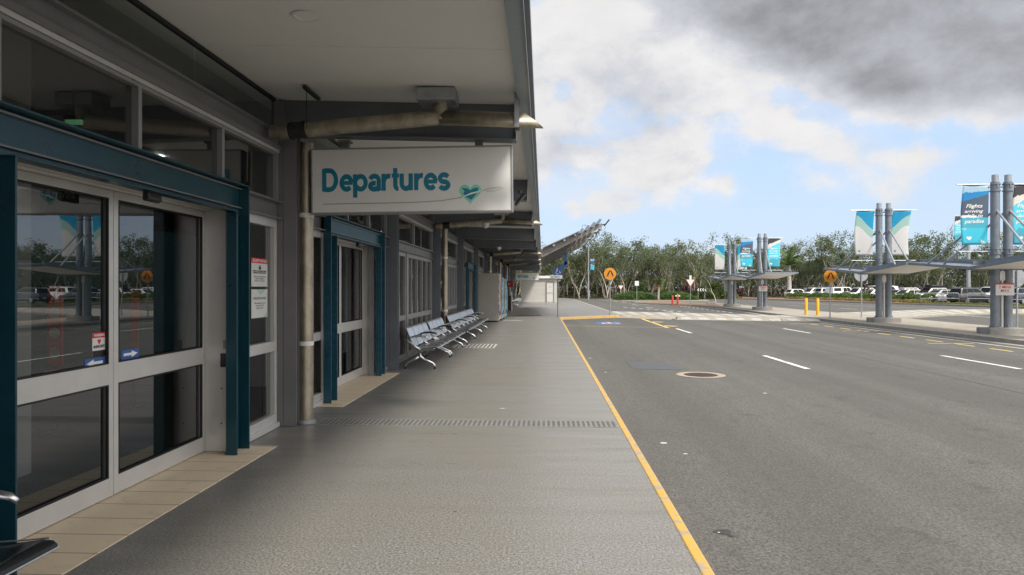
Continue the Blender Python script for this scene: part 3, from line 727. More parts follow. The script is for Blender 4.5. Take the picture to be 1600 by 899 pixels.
for (a, b, mu) in ((-5.9, -3.3, (-4.6,)), (-3.3, -.7, (-2.0,)), (-.7, 2.25, (.8,)), (2.6, 3.66, ()), (6.70, 7.82, ()), (8.05, 9.58, (8.75,)), (12.32, 13.24, (12.8,)),
                   (13.5, 15.2, (14.5,)), (15.4, 18.75, (15.9, 16.6, 17.3, 18.0)), (19.0, 21.6, (20.3,)), (21.8, 24.25, (22.4, 23.0, 23.6)), (24.5, 26.9, (25.3, 26.1)), (29.55, 29.8, ()),
                   (30.05, 35.3, (31.4, 32.7, 34)), (35.6, 40.9, (37, 38.4, 39.7)), (41.15, 46.4, (42.5, 43.8, 45.1)), (46.7, 52, (48, 49.4, 50.7)), (52.25, 57.5, (53.6, 54.9, 56.2)), (57.8, 63.1, (59.1, 60.4, 61.8)), (63.35, 68.7, (64.7, 66, 67.4)), (68.95, 73.9, (70.3, 71.7))):
    window(a, b, mull=mu)
for ya in (15.2, 21.6): m_ = bmb(); m_.box(-3.13, -3.03, ya, ya + .2, .005, 2.377); m_.build('mullion_panel', alu_dark, bld)
for a, b in bays:
    n_ = max(1, round((b - a) / (1.45 if a < 9 else 2.7))); st = (b - a) / n_
    for k in range(n_): window(a + k * st, a + (k + 1) * st, 2.578, 3.14, (), (), 'upper_window', x=-3.03, fw=0.022)
# sliding doors with their portals
def portal(y0, y1, mat):
    m_ = bmb(); xa, xb, z0, z1 = -2.998, -2.90, 2.32, 2.605
    m_.box(xa, xb, y0, y0 + .014, .006, z1); m_.box(xa, xb, y0 + .27, y0 + .284, .006, z0)
    m_.box(xa, xb, y1 - .014, y1, .006, z1); m_.box(xa, xb, y1 - .284, y1 - .27, .006, z0)
    m_.box(xa, xb, y0 + .0145, y1 - .0145, z1 - .014, z1 - .0005); m_.box(xa, xb, y0 + .27, y1 - .27, z0 + .0005, z0 + .014)
    m_.box(xa - .012, xa - .0005, y0, y1, z0 + .0005, z1); m_.box(xa - .012, xa - .0005, y0, y0 + .284, .006, z0); m_.box(xa - .012, xa - .0005, y1 - .284, y1, .006, z0)
    o = m_.build('portal_frame', mat, bld, bevel=0.004)
    return o
def doors(y0, y1, mat):
    portal(y0, y1, mat)
    a, b = y0 + .24, y1 - .12; xd = -3.28; mid = (a + b) / 2 + .02
    fr = bmb()
    fr.box(-3.36, -3.05, b - .02, b + .03, .006, 2.36); fr.box(-3.36, -3.05, a - .03, a + .02, .006, 2.36)
    fr.box(-3.05, -3.005, y0 + .02, a + .02, .006, 2.36); fr.box(-3.05, -3.015, b - .02, y1 - .02, .006, 2.36)
    fr.box(-3.36, -3.22, a, b, 2.34, 2.40); fr.box(-3.215, -3.12, a, b, 2.355, 2.40); fr.box(-3.115, -3.01, a, b, 2.37, 2.40); fr.box(-3.5, -3.30, a, b, 2.40, 2.56)
    f_ = fr.build('door_frame', alu, bld, bevel=0.004)
    for (ya, yb, xo) in ((a + .02, mid - .004, xd), (mid + .004, b - .022, xd)):
        lf = bmb()
        lf.box(xo - .05, xo, ya, ya + .055, .012, 2.338); lf.box(xo - .05, xo, yb - .055, yb, .012, 2.338)
        lf.box(xo - .049, xo - .001, ya + .055, yb - .055, .012, .155); lf.box(xo - .049, xo - .001, ya + .055, yb - .055, .862, 1.02); lf.box(xo - .049, xo - .001, ya + .055, yb - .055, 2.278, 2.338)
        o = lf.build('sliding_door', alu, bld, bevel=0.004)
        p_ = bmb()
        for (za, zb) in ((.155, .862), (1.02, 2.278)):
            p_.quad((xo - .028, ya + .055, za), (xo - .028, yb - .055, za), (xo - .028, yb - .055, zb), (xo - .028, ya + .055, zb))
        p_.build('pane', door_glass, o, fix=False)
        g2 = bmb()
        for (za, zb) in ((.155, .862), (1.02, 2.278)):
            g2.box(xo - .02, xo + .001, ya + .0555, ya + .066, za, zb); g2.box(xo - .02, xo + .001, yb - .066, yb - .0555, za, zb)
            g2.box(xo - .02, xo + .001, ya + .066, yb - .066, za, za + .011); g2.box(xo - .02, xo + .001, ya + .066, yb - .066, zb - .011, zb)
        g2.build('gasket', rubber, o)
    k = bmb(); k.prism([(-3.004, 2.345), (-2.955, 2.325), (-2.945, 2.27), (-2.975, 2.25), (-3.004, 2.255)], 'y', mid - .09, mid + .09)
    k.build('door_sensor', black_m, bld, bevel=0.01)
    k = bmb(); k.box(-3.10, -3.06, b - .03, b - .021, 1.005, 1.09); k.build('key_switch', alu_dark, f_)
    k = bmb(); k.box(-3.12, -3.05, b - .045, b - .021, .83, .96); k.build('door_release', black_m, f_)
    k = bmb()
    for z in (.28, .62): 
        k.tube([(-3.12, b - .024, z), (-3.12, b - .0205, z)], .008, 8)
    k.build('floor_bolts', black_m, f_)
doors(3.48, 6.75, teal); doors(9.35, 12.55, teal_worn); doors(26.6, 29.8, teal_worn)
# stormwater pipes
def downpipe(y, yp, spout_only=False, xv=-2.78):
    o = bmb(); o.tube([(xv, y, 0.006), (xv, y, 3.30)], .083, 20); pv = smooth_by_angle(o.build('downpipe', pipe_m, bld))
    b_ = bmb(); b_.tube([(xv, y, .007), (xv, y, .05)], .11, 20); b_.build('base_collar', galv, pv)
    for z in (.92, 2.42):
        b_ = bmb(); b_.tube([(xv, y, z), (xv, y, z + .05)], .087, 20); b_.box(xv - .15, xv - .07, y - .02, y + .02, z, z + .05); b_.build('bracket', white_paint, pv)
    s_ = bmb(); s_.tube([(xv - .17, yp, 3.285), (-1.10, yp, 3.435)], .082, 20); ps = smooth_by_angle(s_.build('sloping_pipe', pipe_m, bld))
    d_ = Vector((-1.10 - xv + .17, 0, .15)).normalized(); q = Vector((xv + .03, yp, 3.285 + .2 * .09))
    c_ = bmb(); c_.tube([q, q + d_ * .19], .089, 20); c_.tube([q + d_ * .02, q + d_ * .035], .097, 20); c_.tube([q + d_ * .15, q + d_ * .165], .097, 20)
    smooth_by_angle(c_.build('coupling', rubber, ps))
    t_ = bmb(); t_.tube([(-1.10, yp, 3.40), (-1.10, yp, 3.60)], .082, 20); smooth_by_angle(t_.build('outlet_pipe', pipe_m, bld))
    bx = bmb(); bx.box(-1.33, -.92, yp - .2, yp + .14, 3.575, soff(-1.1) - .012); bx.build('rain_head', galv, bld, bevel=.006)
    # overflow spout with its cut end
    sp_ = bmb(); n_ = 20; r_ = .082; ring = lambda xx, sl: [(xx + sl * math.cos(2 * math.pi * k / n_) * r_, yp + r_ * math.sin(2 * math.pi * k / n_), 0) for k in range(n_)]
    vs = []
    for (xx, zz, sl) in ((-1.10, 3.435, 0.6), (-.10, 3.385, -1.3)):
        for k in range(n_): vs.append((xx + sl * r_ * math.cos(2 * math.pi * k / n_), yp + r_ * math.sin(2 * math.pi * k / n_), zz + r_ * math.cos(2 * math.pi * k / n_)))
    sp_.add(vs, [(k, (k + 1) % n_, n_ + (k + 1) % n_, n_ + k) for k in range(n_)])
    so = smooth_by_angle(sp_.build('overflow_spout', pipe_m, bld))
    so.modifiers.new('thick', 'SOLIDIFY').thickness = .004
    h_ = bmb(); h_.box(-.30, -.25, yp - .10, yp - .09, 3.30, 3.66); h_.box(-.30, -.25, yp + .088, yp + .098, 3.30, 3.66); h_.build('spout_strap', galv, so)
downpipe(8.02, 7.42); 
for y in (19.35, 35.9, 44.4, 52.6): downpipe(y, y - .55)
# floodlights and cameras under the canopy
def flood(x, y, z, px_=bld):
    m_ = bmb(); m_.tube([(x, y, z + .16), (x, y, z + .10)], .03, 10); m_.prism([(x - .10, z - .10), (x - .06, z - .12), (x + .11, z + .08), (x + .06, z + .11)], 'y', y - .11, y + .11)
    m_.build('floodlight', black_m, bld, bevel=.008)
flood(-.42, 12.6, 3.22); flood(-.9, 30.6, 3.1); flood(-1.5, 36.2, 3.1)
for (x, y) in ((-1.55, 18.6), (-1.9, 29.7)):
    m_ = bmb(); z = soff(x) - .43
    for i in range(6):
        a0, a1 = math.pi / 2 * i / 6, math.pi / 2 * (i + 1) / 6
        for k in range(16):
            b0, b1 = 2 * math.pi * k / 16, 2 * math.pi * (k + 1) / 16
            P = lambda a, b: (x + .09 * math.cos(a) * math.cos(b), y + .09 * math.cos(a) * math.sin(b), z - .09 * math.sin(a))
            m_.quad(P(a0, b0), P(a0, b1), P(a1, b1), P(a1, b0))
    m_.tube([(x, y, z), (x, y, z + .05)], .10, 16); m_.build('dome_camera', white_paint, bld)
# raised awning of the arrivals end
sl = lambda t: (0.02 + 3.05 * t, 3.22 + 1.58 * t)
awn = basic('awning_paint', (0.235, 0.225, 0.21), .5, var=.12)
AW = [35.55, 41.1, 46.65, 52.2]
for y in AW:
    x0, z0 = sl(0); x1, z1 = sl(1)
    m_ = bmb(); m_.prism([(x0, z0 - .02), (x1, z1 - .05), (x1, z1 + .14), (x0, z0 + .40)], 'y', y - .01, y + .01)
    m_.prism([(x0, z0 - .03), (x1, z1 - .06), (x1, z1 - .05), (x0, z0 - .018)], 'y', y - .09, y + .09)
    m_.box(-.10, .02, y - .08, y + .08, 3.2, 3.62)
    m_.build('awning_beam', awn, bld)
    m_ = bmb(); x2, z2 = x1 + .34, z1 + .24
    m_.tube([(x1, y, z1 + .05), (x1 + .18, y, z1 + .08)], .03, 8); m_.prism([(x2 - .26, z2 - .24), (x2 - .20, z2 - .27), (x2 + .06, z2 + .06), (x2, z2 + .09)], 'y', y - .14, y + .14)
    m_.build('floodlight', black_m, bld, bevel=.01)
    m_ = bmb(); m_.tube([(x1 - .05, y, z1 - .03), (x1 + .0, y, z1 - .22), (x1 + .10, y, z1 - .24), (x1 + .2, y, z1 - .05)], .008, 6); m_.build('lamp_cable', black_m, bld)
x0, z0 = sl(0); x1, z1 = sl(.56)
m_ = bmb(); m_.prism([(x0, z0 + .41), (x1, z1 + .30), (x1, z1 + .34), (x0, z0 + .46)], 'y', AW[0] - .3, AW[-1] + .3); m_.prism([(x1 - .02, z1 + .28), (x1 + .14, z1 + .37), (x1 + .14, z1 + .41), (x1 - .02, z1 + .33)], 'y', AW[0] - .4, AW[-1] + .3)
m_.build('awning_roof', steel_mid, bld)
for t in (.18, .36, .54):
    x, z = sl(t); m_ = bmb(); m_.tube([(x, AW[0] - .25, z + .30 - .12 * t), (x, AW[-1] + .2, z + .30 - .12 * t)], .06, 10); m_.build('awning_purlin', galv, bld)
for t in (.64, .74, .84, .94):
    x, z = sl(t); m_ = bmb(); m_.prism([(x - .12, z + .16), (x + .02, z + .16), (x + .16, z + .40), (x + .04, z + .44)], 'y', AW[0] - .2, AW[-1] + .2); m_.build('louvre_blade', galv_blue, bld)
m_ = bmb(); m_.box(1.55, 1.72, 49.0, 49.25, 3.05, 4.15); m_.prism([(.75, 2.75), (.95, 2.75), (1.72, 3.3), (1.72, 3.5), (1.55, 3.4)], 'y', 49.0, 49.25); m_.build('blue_bracket', basic('blue_gloss', (.03, .13, .42), .4), bld)
# ================================================================== SIGNS ON THE TERMINAL
def text_fit(body, x0, x1, z0, z1, face, place, mat, parent, bold=0.0, shear=0.0, name='lettering', line=1.0, space=1.0, align='CENTER'):
    """lettering whose inked box is exactly x0..x1 by z0..z1 in the plane of the face"""
    o = text(body, 1.0, Matrix.Identity(4), mat, name, parent, bold=bold, extrude=0.001, shear=shear, line=line, space=space, align=align)
    me = o.data
    xs = [q.co.x for q in me.vertices]; ys = [q.co.y for q in me.vertices]
    ax, bx, ay, by = min(xs), max(xs), min(ys), max(ys)
    for q in me.vertices:
        q.co.x = x0 + (q.co.x - ax) / (bx - ax) * (x1 - x0); q.co.y = z0 + (q.co.y - ay) / (by - ay) * (z1 - z0)
        q.co.z = (q.co.z / 0.001) * 0.0008
    me.transform(Matrix.Translation(place) @ face)
    return o
def stroke_text(word, x0, x1, z0, z1, place, mat, parent, wt=.25):
    """bold upright sans letters drawn with strokes, filling the box x0..x1, z0..z1 on a face that looks to -Y"""
    el = lambda cx, cz, rx, rz, a0, a1, n_=18: [(cx + rx * math.cos(R(a0 + (a1 - a0) * k / n_)), cz + rz * math.sin(R(a0 + (a1 - a0) * k / n_))) for k in range(n_ + 1)]
    GL = {'D': (1.0, [[(.1, 0), (.1, 1)], [(.1, .915), (.40, .915)] + el(.40, .5, .39, .415, 88, -88) + [(.40, .085), (.1, .085)]]),
          'e': (.80, [el(.40, .365, .285, .28, 0, 318), [(.12, .365), (.76, .365)]]), 'p': (.85, [[(.1, -.285), (.1, .735)], el(.42, .365, .29, .28, 150, -150)]),
          'a': (.80, [el(.37, .47, .25, .175, 165, 0, 12) + [(.62, .22), (.63, .10), (.67, 0)], el(.36, .205, .245, .13, 70, 330)]), 'r': (.54, [[(.1, 0), (.1, .735)], el(.42, .36, .31, .275, 178, 76, 10)]),
          't': (.50, [[(.24, .98), (.24, .26)] + el(.38, .24, .14, .15, 190, 285, 8), [(.03, .655), (.45, .655)]]), 'u': (.84, [[(.11, .735), (.11, .30)] + el(.36, .29, .25, .21, 180, 350, 12), [(.63, 0), (.63, .735)]]),
          's': (.76, [el(.37, .50, .235, .155, 20, 260, 12) + el(.37, .205, .245, .14, 80, -165, 12)]), 'A': (.84, [[(.06, 0), (.42, .98)], [(.78, 0), (.42, .98)], [(.18, .29), (.66, .29)]]),
          'i': (.40, [[(.1, 0), (.1, .735)], [(.1, .84), (.1, 1)]]), 'v': (.70, [[(.06, .735), (.34, .03)], [(.62, .735), (.34, .03)]]), 'l': (.40, [[(.1, 0), (.1, 1)]])}
    m_ = MB(); pen = 0.0; lay = 0
    for ch in word:
        adv, sts = GL[ch]
        for st in sts:
            lay += 1; P = [Vector(q) for q in st]; L_, R_ = [], []
            for i in range(len(P)):
                d = (P[min(i + 1, len(P) - 1)] - P[max(i - 1, 0)]).normalized(); thin = wt * (.5 if abs(d.x) < .6 or len(P) > 2 else .40); nn = Vector((-d.y, d.x)) * thin * (1 - .14 * abs(d.x)); L_.append(P[i] + nn); R_.append(P[i] - nn)
            k = len(m_.v)
            m_.v += [Vector((pen + q.x, -.0003 * (lay % 3), q.y)) for q in L_ + R_]; n_ = len(P)
            m_.f += [(k + i, k + n_ + i, k + n_ + i + 1, k + i + 1) for i in range(n_ - 1)]
        pen += adv
    xs = [q.x for q in m_.v]; zs = [q.z for q in m_.v]; ax, bx, az_, bz = min(xs), max(xs), min(zs), max(zs)
    for q in m_.v:
        q.x = x0 + (q.x - ax) / (bx - ax) * (x1 - x0) + place[0]; q.z = z0 + (q.z - az_) / (bz - az_) * (z1 - z0) + place[2]; q.y += place[1]
    return m_.build('lettering', mat, parent, fix=False)
def hanging_sign(name, label, word, loc, roll, wbox, bracket_top):
    t = thing(name, label, 'sign', loc)
    W, H, D = 2.33, 0.76, 0.16
    m_ = MB(); m_.box(-W / 2 + .02, W / 2 - .02, -D / 2 + .006, D / 2 - .006, .02, H - .02); p_ = m_.build('sign_panel', sign_white, t)
    m_ = MB()
    m_.box(-W / 2, W / 2, -D / 2, D / 2, H - .02, H); m_.box(-W / 2, W / 2, -D / 2, D / 2, 0, .02); m_.box(-W / 2, -W / 2 + .02, -D / 2, D / 2, .0205, H - .0205); m_.box(W / 2 - .02, W / 2, -D / 2, D / 2, .0205, H - .0205)
    m_.build('sign_frame', alu_dark, t, bevel=.004)
    for x in (-.78, .78):
        m_ = MB(); m_.box(x - .045, x + .045, -.035, .035, H, bracket_top); m_.box(x - .07, x + .07, -.06, .06, bracket_top - .012, bracket_top + .012); m_.build('hanger', steel_mid, t)
    fy = -D / 2 + .005
    stroke_text(word, *wbox, (0, fy - .0012, 0), sign_teal, p_)
    hx, hz = .68, .22
    def fl(pts, mat, nm, dy):
        m_ = MB(); m_.prism([(a, b) for a, b in pts], 'y', fy - dy, fy + .0005); return m_.build(nm, mat, p_)
    fl(heart(hx, hz, .135), sign_green, 'heart_emblem', .0015)
    fl([(hx - .10, hz + .06), (hx - .03, hz + .05), (hx, hz + .03), (hx + .05, hz + .055), (hx + .095, hz + .06), (hx + .085, hz + .005), (hx + .04, hz - .05), (hx + .01, hz - .08), (hx - .05, hz - .045), (hx - .08, hz - .005), (hx - .065, hz + .02)], sign_teal, 'island_shape', .003)
    sw = MB(); pts = [(-1.03, .115), (0.0, .12), (.35, .135), (.55, .165), (.68, .205), (.80, .235)]
    for i, (a, b) in enumerate(zip(pts, pts[1:])):
        h_ = .004 if i < 3 else .006
        sw.prism([(a[0], a[1] - h_), (b[0], b[1] - h_), (b[0], b[1] + h_), (a[0], a[1] + h_)], 'y', fy - .0042, fy - .0032)
    sw.build('swoosh_line', sign_grey, p_)
    pale = basic('pale_grey_vinyl', (.48, .49, .49), .5)
    for q in ([(.80, .235), (.92, .262), (1.04, .285)], [(.82, .245), (.90, .275), (1.0, .28)], [(.86, .235), (.95, .235), (1.06, .27)]):
        w2 = MB()
        for a, b in zip(q, q[1:]): w2.prism([(a[0], a[1] - .003), (b[0], b[1] - .003), (b[0], b[1] + .003), (a[0], a[1] + .003)], 'y', fy - .002, fy - .001)
        w2.build('wave_line', pale, p_)
    w3 = MB(); w3.prism([(.585, .168), (.70, .205), (.80, .232), (.80, .245), (.69, .222), (.585, .176)], 'y', fy - .0055, fy - .0045); w3.build('wave_mark', sign_white, p_)
    t.rotation_euler = (0, roll, 0)
    return t
hanging_sign('departures_sign', 'white hanging Departures sign with teal lettering and heart emblem', 'Departures', (-1.505, 7.90, 2.455), R(-0.55), (-1.035, .455, .185, .53), .845)
hanging_sign('arrivals_sign', 'distant white hanging Arrivals sign under the canopy end', 'Arrivals', (-1.56, 68.83, 2.33), 0, (-1.0, .12, .24, .58), .93)

def notice(name, label, cat, y0, y1, z0, z1, x, rows):
    """poster on the glass, reading from the footpath"""
    t = thing(name, label, cat, (x, (y0 + y1) / 2, z0))
    m_ = MB(t.location); m_.box(x, x + .002, y0, y1, z0, z1); m_.build('sheet', sign_white, t)
    w_, h_ = y1 - y0, z1 - z0
    for r_ in rows:
        kind = r_[0]
        if kind == 'band':
            _, a, b, mat = r_
            m_ = MB(); m_.box(.0021, .0028, -w_ / 2, w_ / 2, a * h_, b * h_); m_.build('colour_band', mat, t)
        elif kind == 'poly':
            _, pts, mat, nm = r_
            m_ = MB(); m_.prism([(q[0] * w_, q[1] * h_) for q in pts], 'x', .0029, .0034); m_.build(nm, mat, t)
        else:
            _, body, a, b, c, d, mat = r_
            text_fit(body, a * w_, b * w_, c * h_, d * h_, FACE_X, (.0036, 0, 0), mat, t, bold=.012)
    return t
LL = "This area is monitored\nunder surveillance\ncameras at all times"
notice('security_notice', 'white security notice with red heading on the glass', 'poster', 7.24, 7.66, 1.61, 1.92, -3.10, [('band', .82, 1.0, sign_red), ('text', 'SECURITY NOTICE', -.44, .44, .86, .96, text_white),
       ('poly', [(-.08, .62), (.02, .78), (.10, .62), (.05, .60)], sign_black, 'pictogram'), ('text', 'THIS IS A CONTROLLED AREA\nRESTRICTED ENTRY APPLIES', -.42, .42, .46, .57, sign_black), ('text', LL, -.36, .36, .18, .38, sign_grey)])
notice('opening_hours_poster', 'white and mint operating hours poster on the glass', 'poster', 7.24, 7.66, 1.27, 1.58, -3.10, [('poly', [(-.2, 1), (.35, 1), (.2, .86), (.02, .82)], sign_mint, 'mint_shape'), ('text', 'OPERATING HOURS', -.40, .40, .64, .73, sign_grey), ('text', 'We apologise, doors\nare open for all\nservices only', -.34, .34, .30, .55, sign_grey),
       ('poly', [(.2, 0), (.5, 0), (.5, .2)], sign_mint, 'corner_shape')])
notice('warning_sticker', 'small white warning sticker with red top on door glass', 'sticker', 4.985, 5.135, 1.085, 1.265, -3.3075, [('band', .78, 1.0, sign_red), ('text', 'WARNING', -.40, .40, .83, .95, text_white), ('text', 'INFRONT', -.42, .42, .36, .48, sign_black), ('poly', heart(0, .63, .14, 16), sign_red, 'emblem'), ('band', 0, .26, sign_black)])
def arrow_sticker(label, y0, y1, z0, z1, flip):
    t = thing('arrow_sticker', label, 'sticker', (-3.3075, (y0 + y1) / 2, z0)); w_, h_ = y1 - y0, z1 - z0
    m_ = MB(); m_.box(0, .002, -w_ / 2, w_ / 2, 0, h_); m_.build('sheet', sign_blue, t)
    s = -1 if flip else 1
    m_ = MB(); m_.prism([(s * w_ * a, h_ * b) for a, b in ((-.38, .36), (.08, .36), (.08, .14), (.42, .5), (.08, .86), (.08, .64), (-.38, .64))], 'x', .0021, .003); m_.build('arrow', text_white, t)
arrow_sticker('blue sticker with white arrow below the warning sticker', 4.90, 5.13, 1.005, 1.08, True)
arrow_sticker('blue sticker with white arrow on the other door leaf', 5.33, 5.56, 1.03, 1.105, False)
# things seen dimly through the glass
def standee(label, x, y, z0, z1, w_, circles):
    t = thing('standing_banner', label, 'banner', (x, y, 0))
    m_ = MB(); m_.box(-w_ / 2, w_ / 2, -.012, .012, z0, z1); p_ = m_.build('panel', basic('standee_red', (.85, .09, .05), .5), t, bevel=.004)
    for i in range(circles):
        m_ = MB(); m_.disc((0, z0 + (z1 - z0) * (.16 + .25 * i)), w_ * .36, 'y', -.0145, -.0125, 20); m_.build('white_disc', sign_white, p_)
    text_fit('NOTICE', -w_ * .35, w_ * .35, z1 - .12, z1 - .06, FACE_CAM, (0, -.014, 0), text_white, p_)
    m_ = MB(); m_.box(-w_ / 2, w_ / 2, -.15, .15, 0.006, .03); m_.box(-.02, .02, -.01, .01, .03, z0); m_.build('stand', black_m, t)
standee('red notice stand with white discs behind the first door', -5.30, 7.3, .75, 1.62, .17, 3)
standee('narrow red notice stand deeper inside the terminal', -5.4, 8.9, .8, 1.56, .12, 0)
t = thing('inside_sign', 'dim grey Arrivals board hanging inside behind the door', 'sign', (-4.75, 7.0, 2.30))
m_ = MB(); m_.box(-.75, .75, -.05, .05, 0, .42); m_.box(-.6, -.57, -.01, .01, .42, 1.48); m_.box(.57, .6, -.01, .01, .42, 1.48); m_.build('board', interior_wall, t)
text_fit('Arrivals', -.40, -.08, .22, .32, FACE_CAM, (0, -.052, 0), sign_grey, t)
m_ = MB(); m_.prism(heart(-.2, .12, .09), 'y', -.0525, -.051); m_.build('heart_emblem', interior_teal, t)
t = thing('exit_sign', 'small glowing green exit sign high inside the terminal', 'sign', PY(128, 188, 7.4).to_tuple())
m_ = MB(); m_.box(-.09, .09, -.02, .02, -.08, -.03); m_.build('lit_panel', exit_green, t)
m_ = MB(); m_.box(-.1, .1, -.025, .025, -.0295, .02); m_.box(-.006, .006, -.006, .006, .0205, 3.79 - t.location.z); m_.build('hanger', interior_wall, t)

# ================================================================== SEATS
perf, n, p, c = new_mat('perforated_stainless')
uvw = n.n('ShaderNodeSeparateXYZ'); n.t.links.new(n.vmap(c.outputs['Object'], (75, 75, 75)), uvw.inputs[0])
fx = n.m('SUBTRACT', n.m('FRACT', uvw.outputs[0]), .5); fy_ = n.m('SUBTRACT', n.m('FRACT', uvw.outputs[1]), .5)
hole = n.m('LESS_THAN', n.m('ADD', n.m('MULTIPLY', fx, fx), n.m('MULTIPLY', fy_, fy_)), 0.10)
gn = n.n('ShaderNodeSeparateXYZ'); ng_ = n.n('ShaderNodeNewGeometry'); n.t.links.new(ng_.outputs['Normal'], gn.inputs[0])
hole = n.m('MULTIPLY', hole, n.m('GREATER_THAN', n.m('ABSOLUTE', gn.outputs[2]), 0.8))
n.put(p.inputs['Base Color'], n.mix(hole, (0.62, 0.63, 0.65), (0.01, 0.01, 0.01))); n.put(p.inputs['Metallic'], n.m('SUBTRACT', 1.0, hole)); p.inputs['Roughness'].default_value = 0.24
perf_dark = basic('steel_seat_dark_reflection', (.014, .016, .018), .22, metal=.0, var=.1)  # steel seat with the dark canopy reflection put into its colour
def make_bench(label, loc, dark=False):
    t = thing('metal_bench', label, 'bench', loc, 0, 'metal bench seats along the terminal wall')
    L = 2.26
    m_ = MB(); m_.box(-.045, .045, -L / 2, L / 2, .325, .375); m_.build('beam', steel_mid, t, bevel=.006)
    for s in (-1, 1):
        y = s * (L / 2 - .03)
        m_ = MB(); m_.tube([(.30, y, .03), (.30, y, .07), (.26, y, .115), (.10, y, .185), (.02, y, .24), (0, y, .33)], [.018, .019, .021, .024, .028, .032], 12)
        m_.tube([(-.28, y, .03), (-.28, y, .07), (-.24, y, .115), (-.10, y, .185), (-.02, y, .24)], [.018, .019, .021, .024, .028], 12)
        lg = m_.build('leg', steel_chrome, t, smooth=True)
        for x in (.30, -.28):
            f_ = MB(); f_.tube([(x, y, 0.002), (x, y, .032)], .024, 12); f_.build('foot', rubber, lg)
    w_ = L / 4
    th = .010
    def ribbon(mb, prof, y0, y1):
        n_ = len(prof); off = []
        for i in range(n_):
            d = (Vector(prof[min(i + 1, n_ - 1)]) - Vector(prof[max(i - 1, 0)])).normalized(); off.append((prof[i][0] - d.y * -th, prof[i][1] + d.x * -th))
        poly = list(prof) + off[::-1]
        vs = [(q[0], y0, q[1]) for q in poly] + [(q[0], y1, q[1]) for q in poly]; N = len(poly); fs = []
        for i in range(n_ - 1):
            fs.append((i, i + 1, N - 2 - i, N - 1 - i)); fs.append((N + N - 1 - i, N + N - 2 - i, N + i + 1, N + i))
        fs += [(i, i + N, (i + 1) % N + N, (i + 1) % N) for i in range(N)]
        mb.add(vs, fs)
    seat_p = [(-.13, .415), (-.05, .405), (.08, .408), (.20, .425), (.30, .44), (.345, .438), (.37, .42), (.375, .40)]
    back_p = [(-.125, .43), (-.15, .50), (-.185, .60), (-.225, .70), (-.26, .775), (-.275, .80), (-.295, .805)]
    for k in range(4):
        a, b = -L / 2 + k * w_ + .016, -L / 2 + (k + 1) * w_ - .016
        m_ = MB(); ribbon(m_, seat_p, a, b); s_ = m_.build('seat', perf_dark if dark else perf, t); smooth_by_angle(s_, 50)
        m_ = MB(); m_.tube([(.372, a, .405), (.372, b, .405)], .005, 8); m_.tube([(-.05, a, .413), (.2, a, .433), (.33, a, .447), (.372, a, .41)], .004, 6); m_.tube([(-.05, b, .413), (.2, b, .433), (.33, b, .447), (.372, b, .41)], .004, 6); m_.build('seat_edge', steel_chrome, s_)
        m_ = MB(); ribbon(m_, back_p, a, b); s_ = m_.build('backrest', steel_chrome, t); smooth_by_angle(s_, 50)
        m_ = MB(); m_.box(-.10, .30, a - .010, a - .003, .36, .40); m_.box(-.20, -.172, b - .05, b - .02, .36, .49); m_.build('seat_bracket', steel_mid, t)
    for y in (-L / 2 - .0, 0.0, L / 2 + .0):
        m_ = MB(); m_.tube([(-.20, y, .57), (-.16, y, .62), (-.08, y, .645), (.04, y, .645), (.13, y, .63), (.165, y, .61)], [.014, .018, .02, .02, .018, .012], 10); ar = m_.build('armrest', black_m if y < L / 2 - .1 and y > -L / 2 + .1 else steel_chrome, t, smooth=True)
        m_ = MB(); m_.tube([(.02, y, .375), (-.10, y, .455), (-.22, y, .545), (-.30, y, .585)], [.020, .018, .016, .016], 10); m_.build('arm_support', steel_chrome, ar, smooth=True)
    return t
bn_labels = [('steel bench end, dark canopy reflection coloured into its seats, beside the first teal door portal', -2.60, 2.05), ('perforated steel bench just past the second teal portal', -2.42, 14.52), ('perforated steel bench between first wall bench and second downpipe', -2.42, 17.0),
             ('steel bench directly after the second downpipe', -2.42, 20.2), ('steel bench in the middle of the row past the downpipe', -2.42, 22.5), ('last steel bench of the row before the tall grey cabinet', -2.42, 24.8), ('tiny distant bench near the white end wall', -2.42, 58.5)]
b0 = None
for i, (lb, x, y) in enumerate(bn_labels):
    if i == 0: make_bench(lb, (x, y, 0), True)
    elif i == 1: b0 = make_bench(lb, (x, y, 0))
    else: copy_tree(b0, (x, y, 0), 0, label=lb)

# ================================================================== CABINETS, KIOSK, END WALL
def cabinet(name, label, x0, x1, y0, y1, h, front, extra=None):
    t = thing(name, label, 'vending machine', ((x0 + x1) / 2, (y0 + y1) / 2, 0))
    m_ = MB(t.location); m_.box(x0, x1, y0, y1, .06, h); m_.build('cabinet_body', locker_m, t, bevel=.012)
    m_ = MB(t.location); m_.box(x0 + .04, x1 - .04, y0 + .04, y1 - .04, .004, .06); m_.build('plinth', black_m, t)
    m_ = MB(t.location); m_.box(x1 + .001, x1 + .03, y0 + .02, y1 - .02, .1, h - .03); f_ = m_.build('front_panel', front, t, bevel=.008)
    m_ = MB(t.location); m_.box(x1 + .031, x1 + .045, y1 - .28, y1 - .08, .95, 1.35); m_.build('coin_panel', black_m, f_)
    m_ = MB(t.location); m_.box(x1 + .031, x1 + .04, y0 + .12, y1 - .35, .3, .5); m_.build('collection_flap', black_m, f_)
    return t
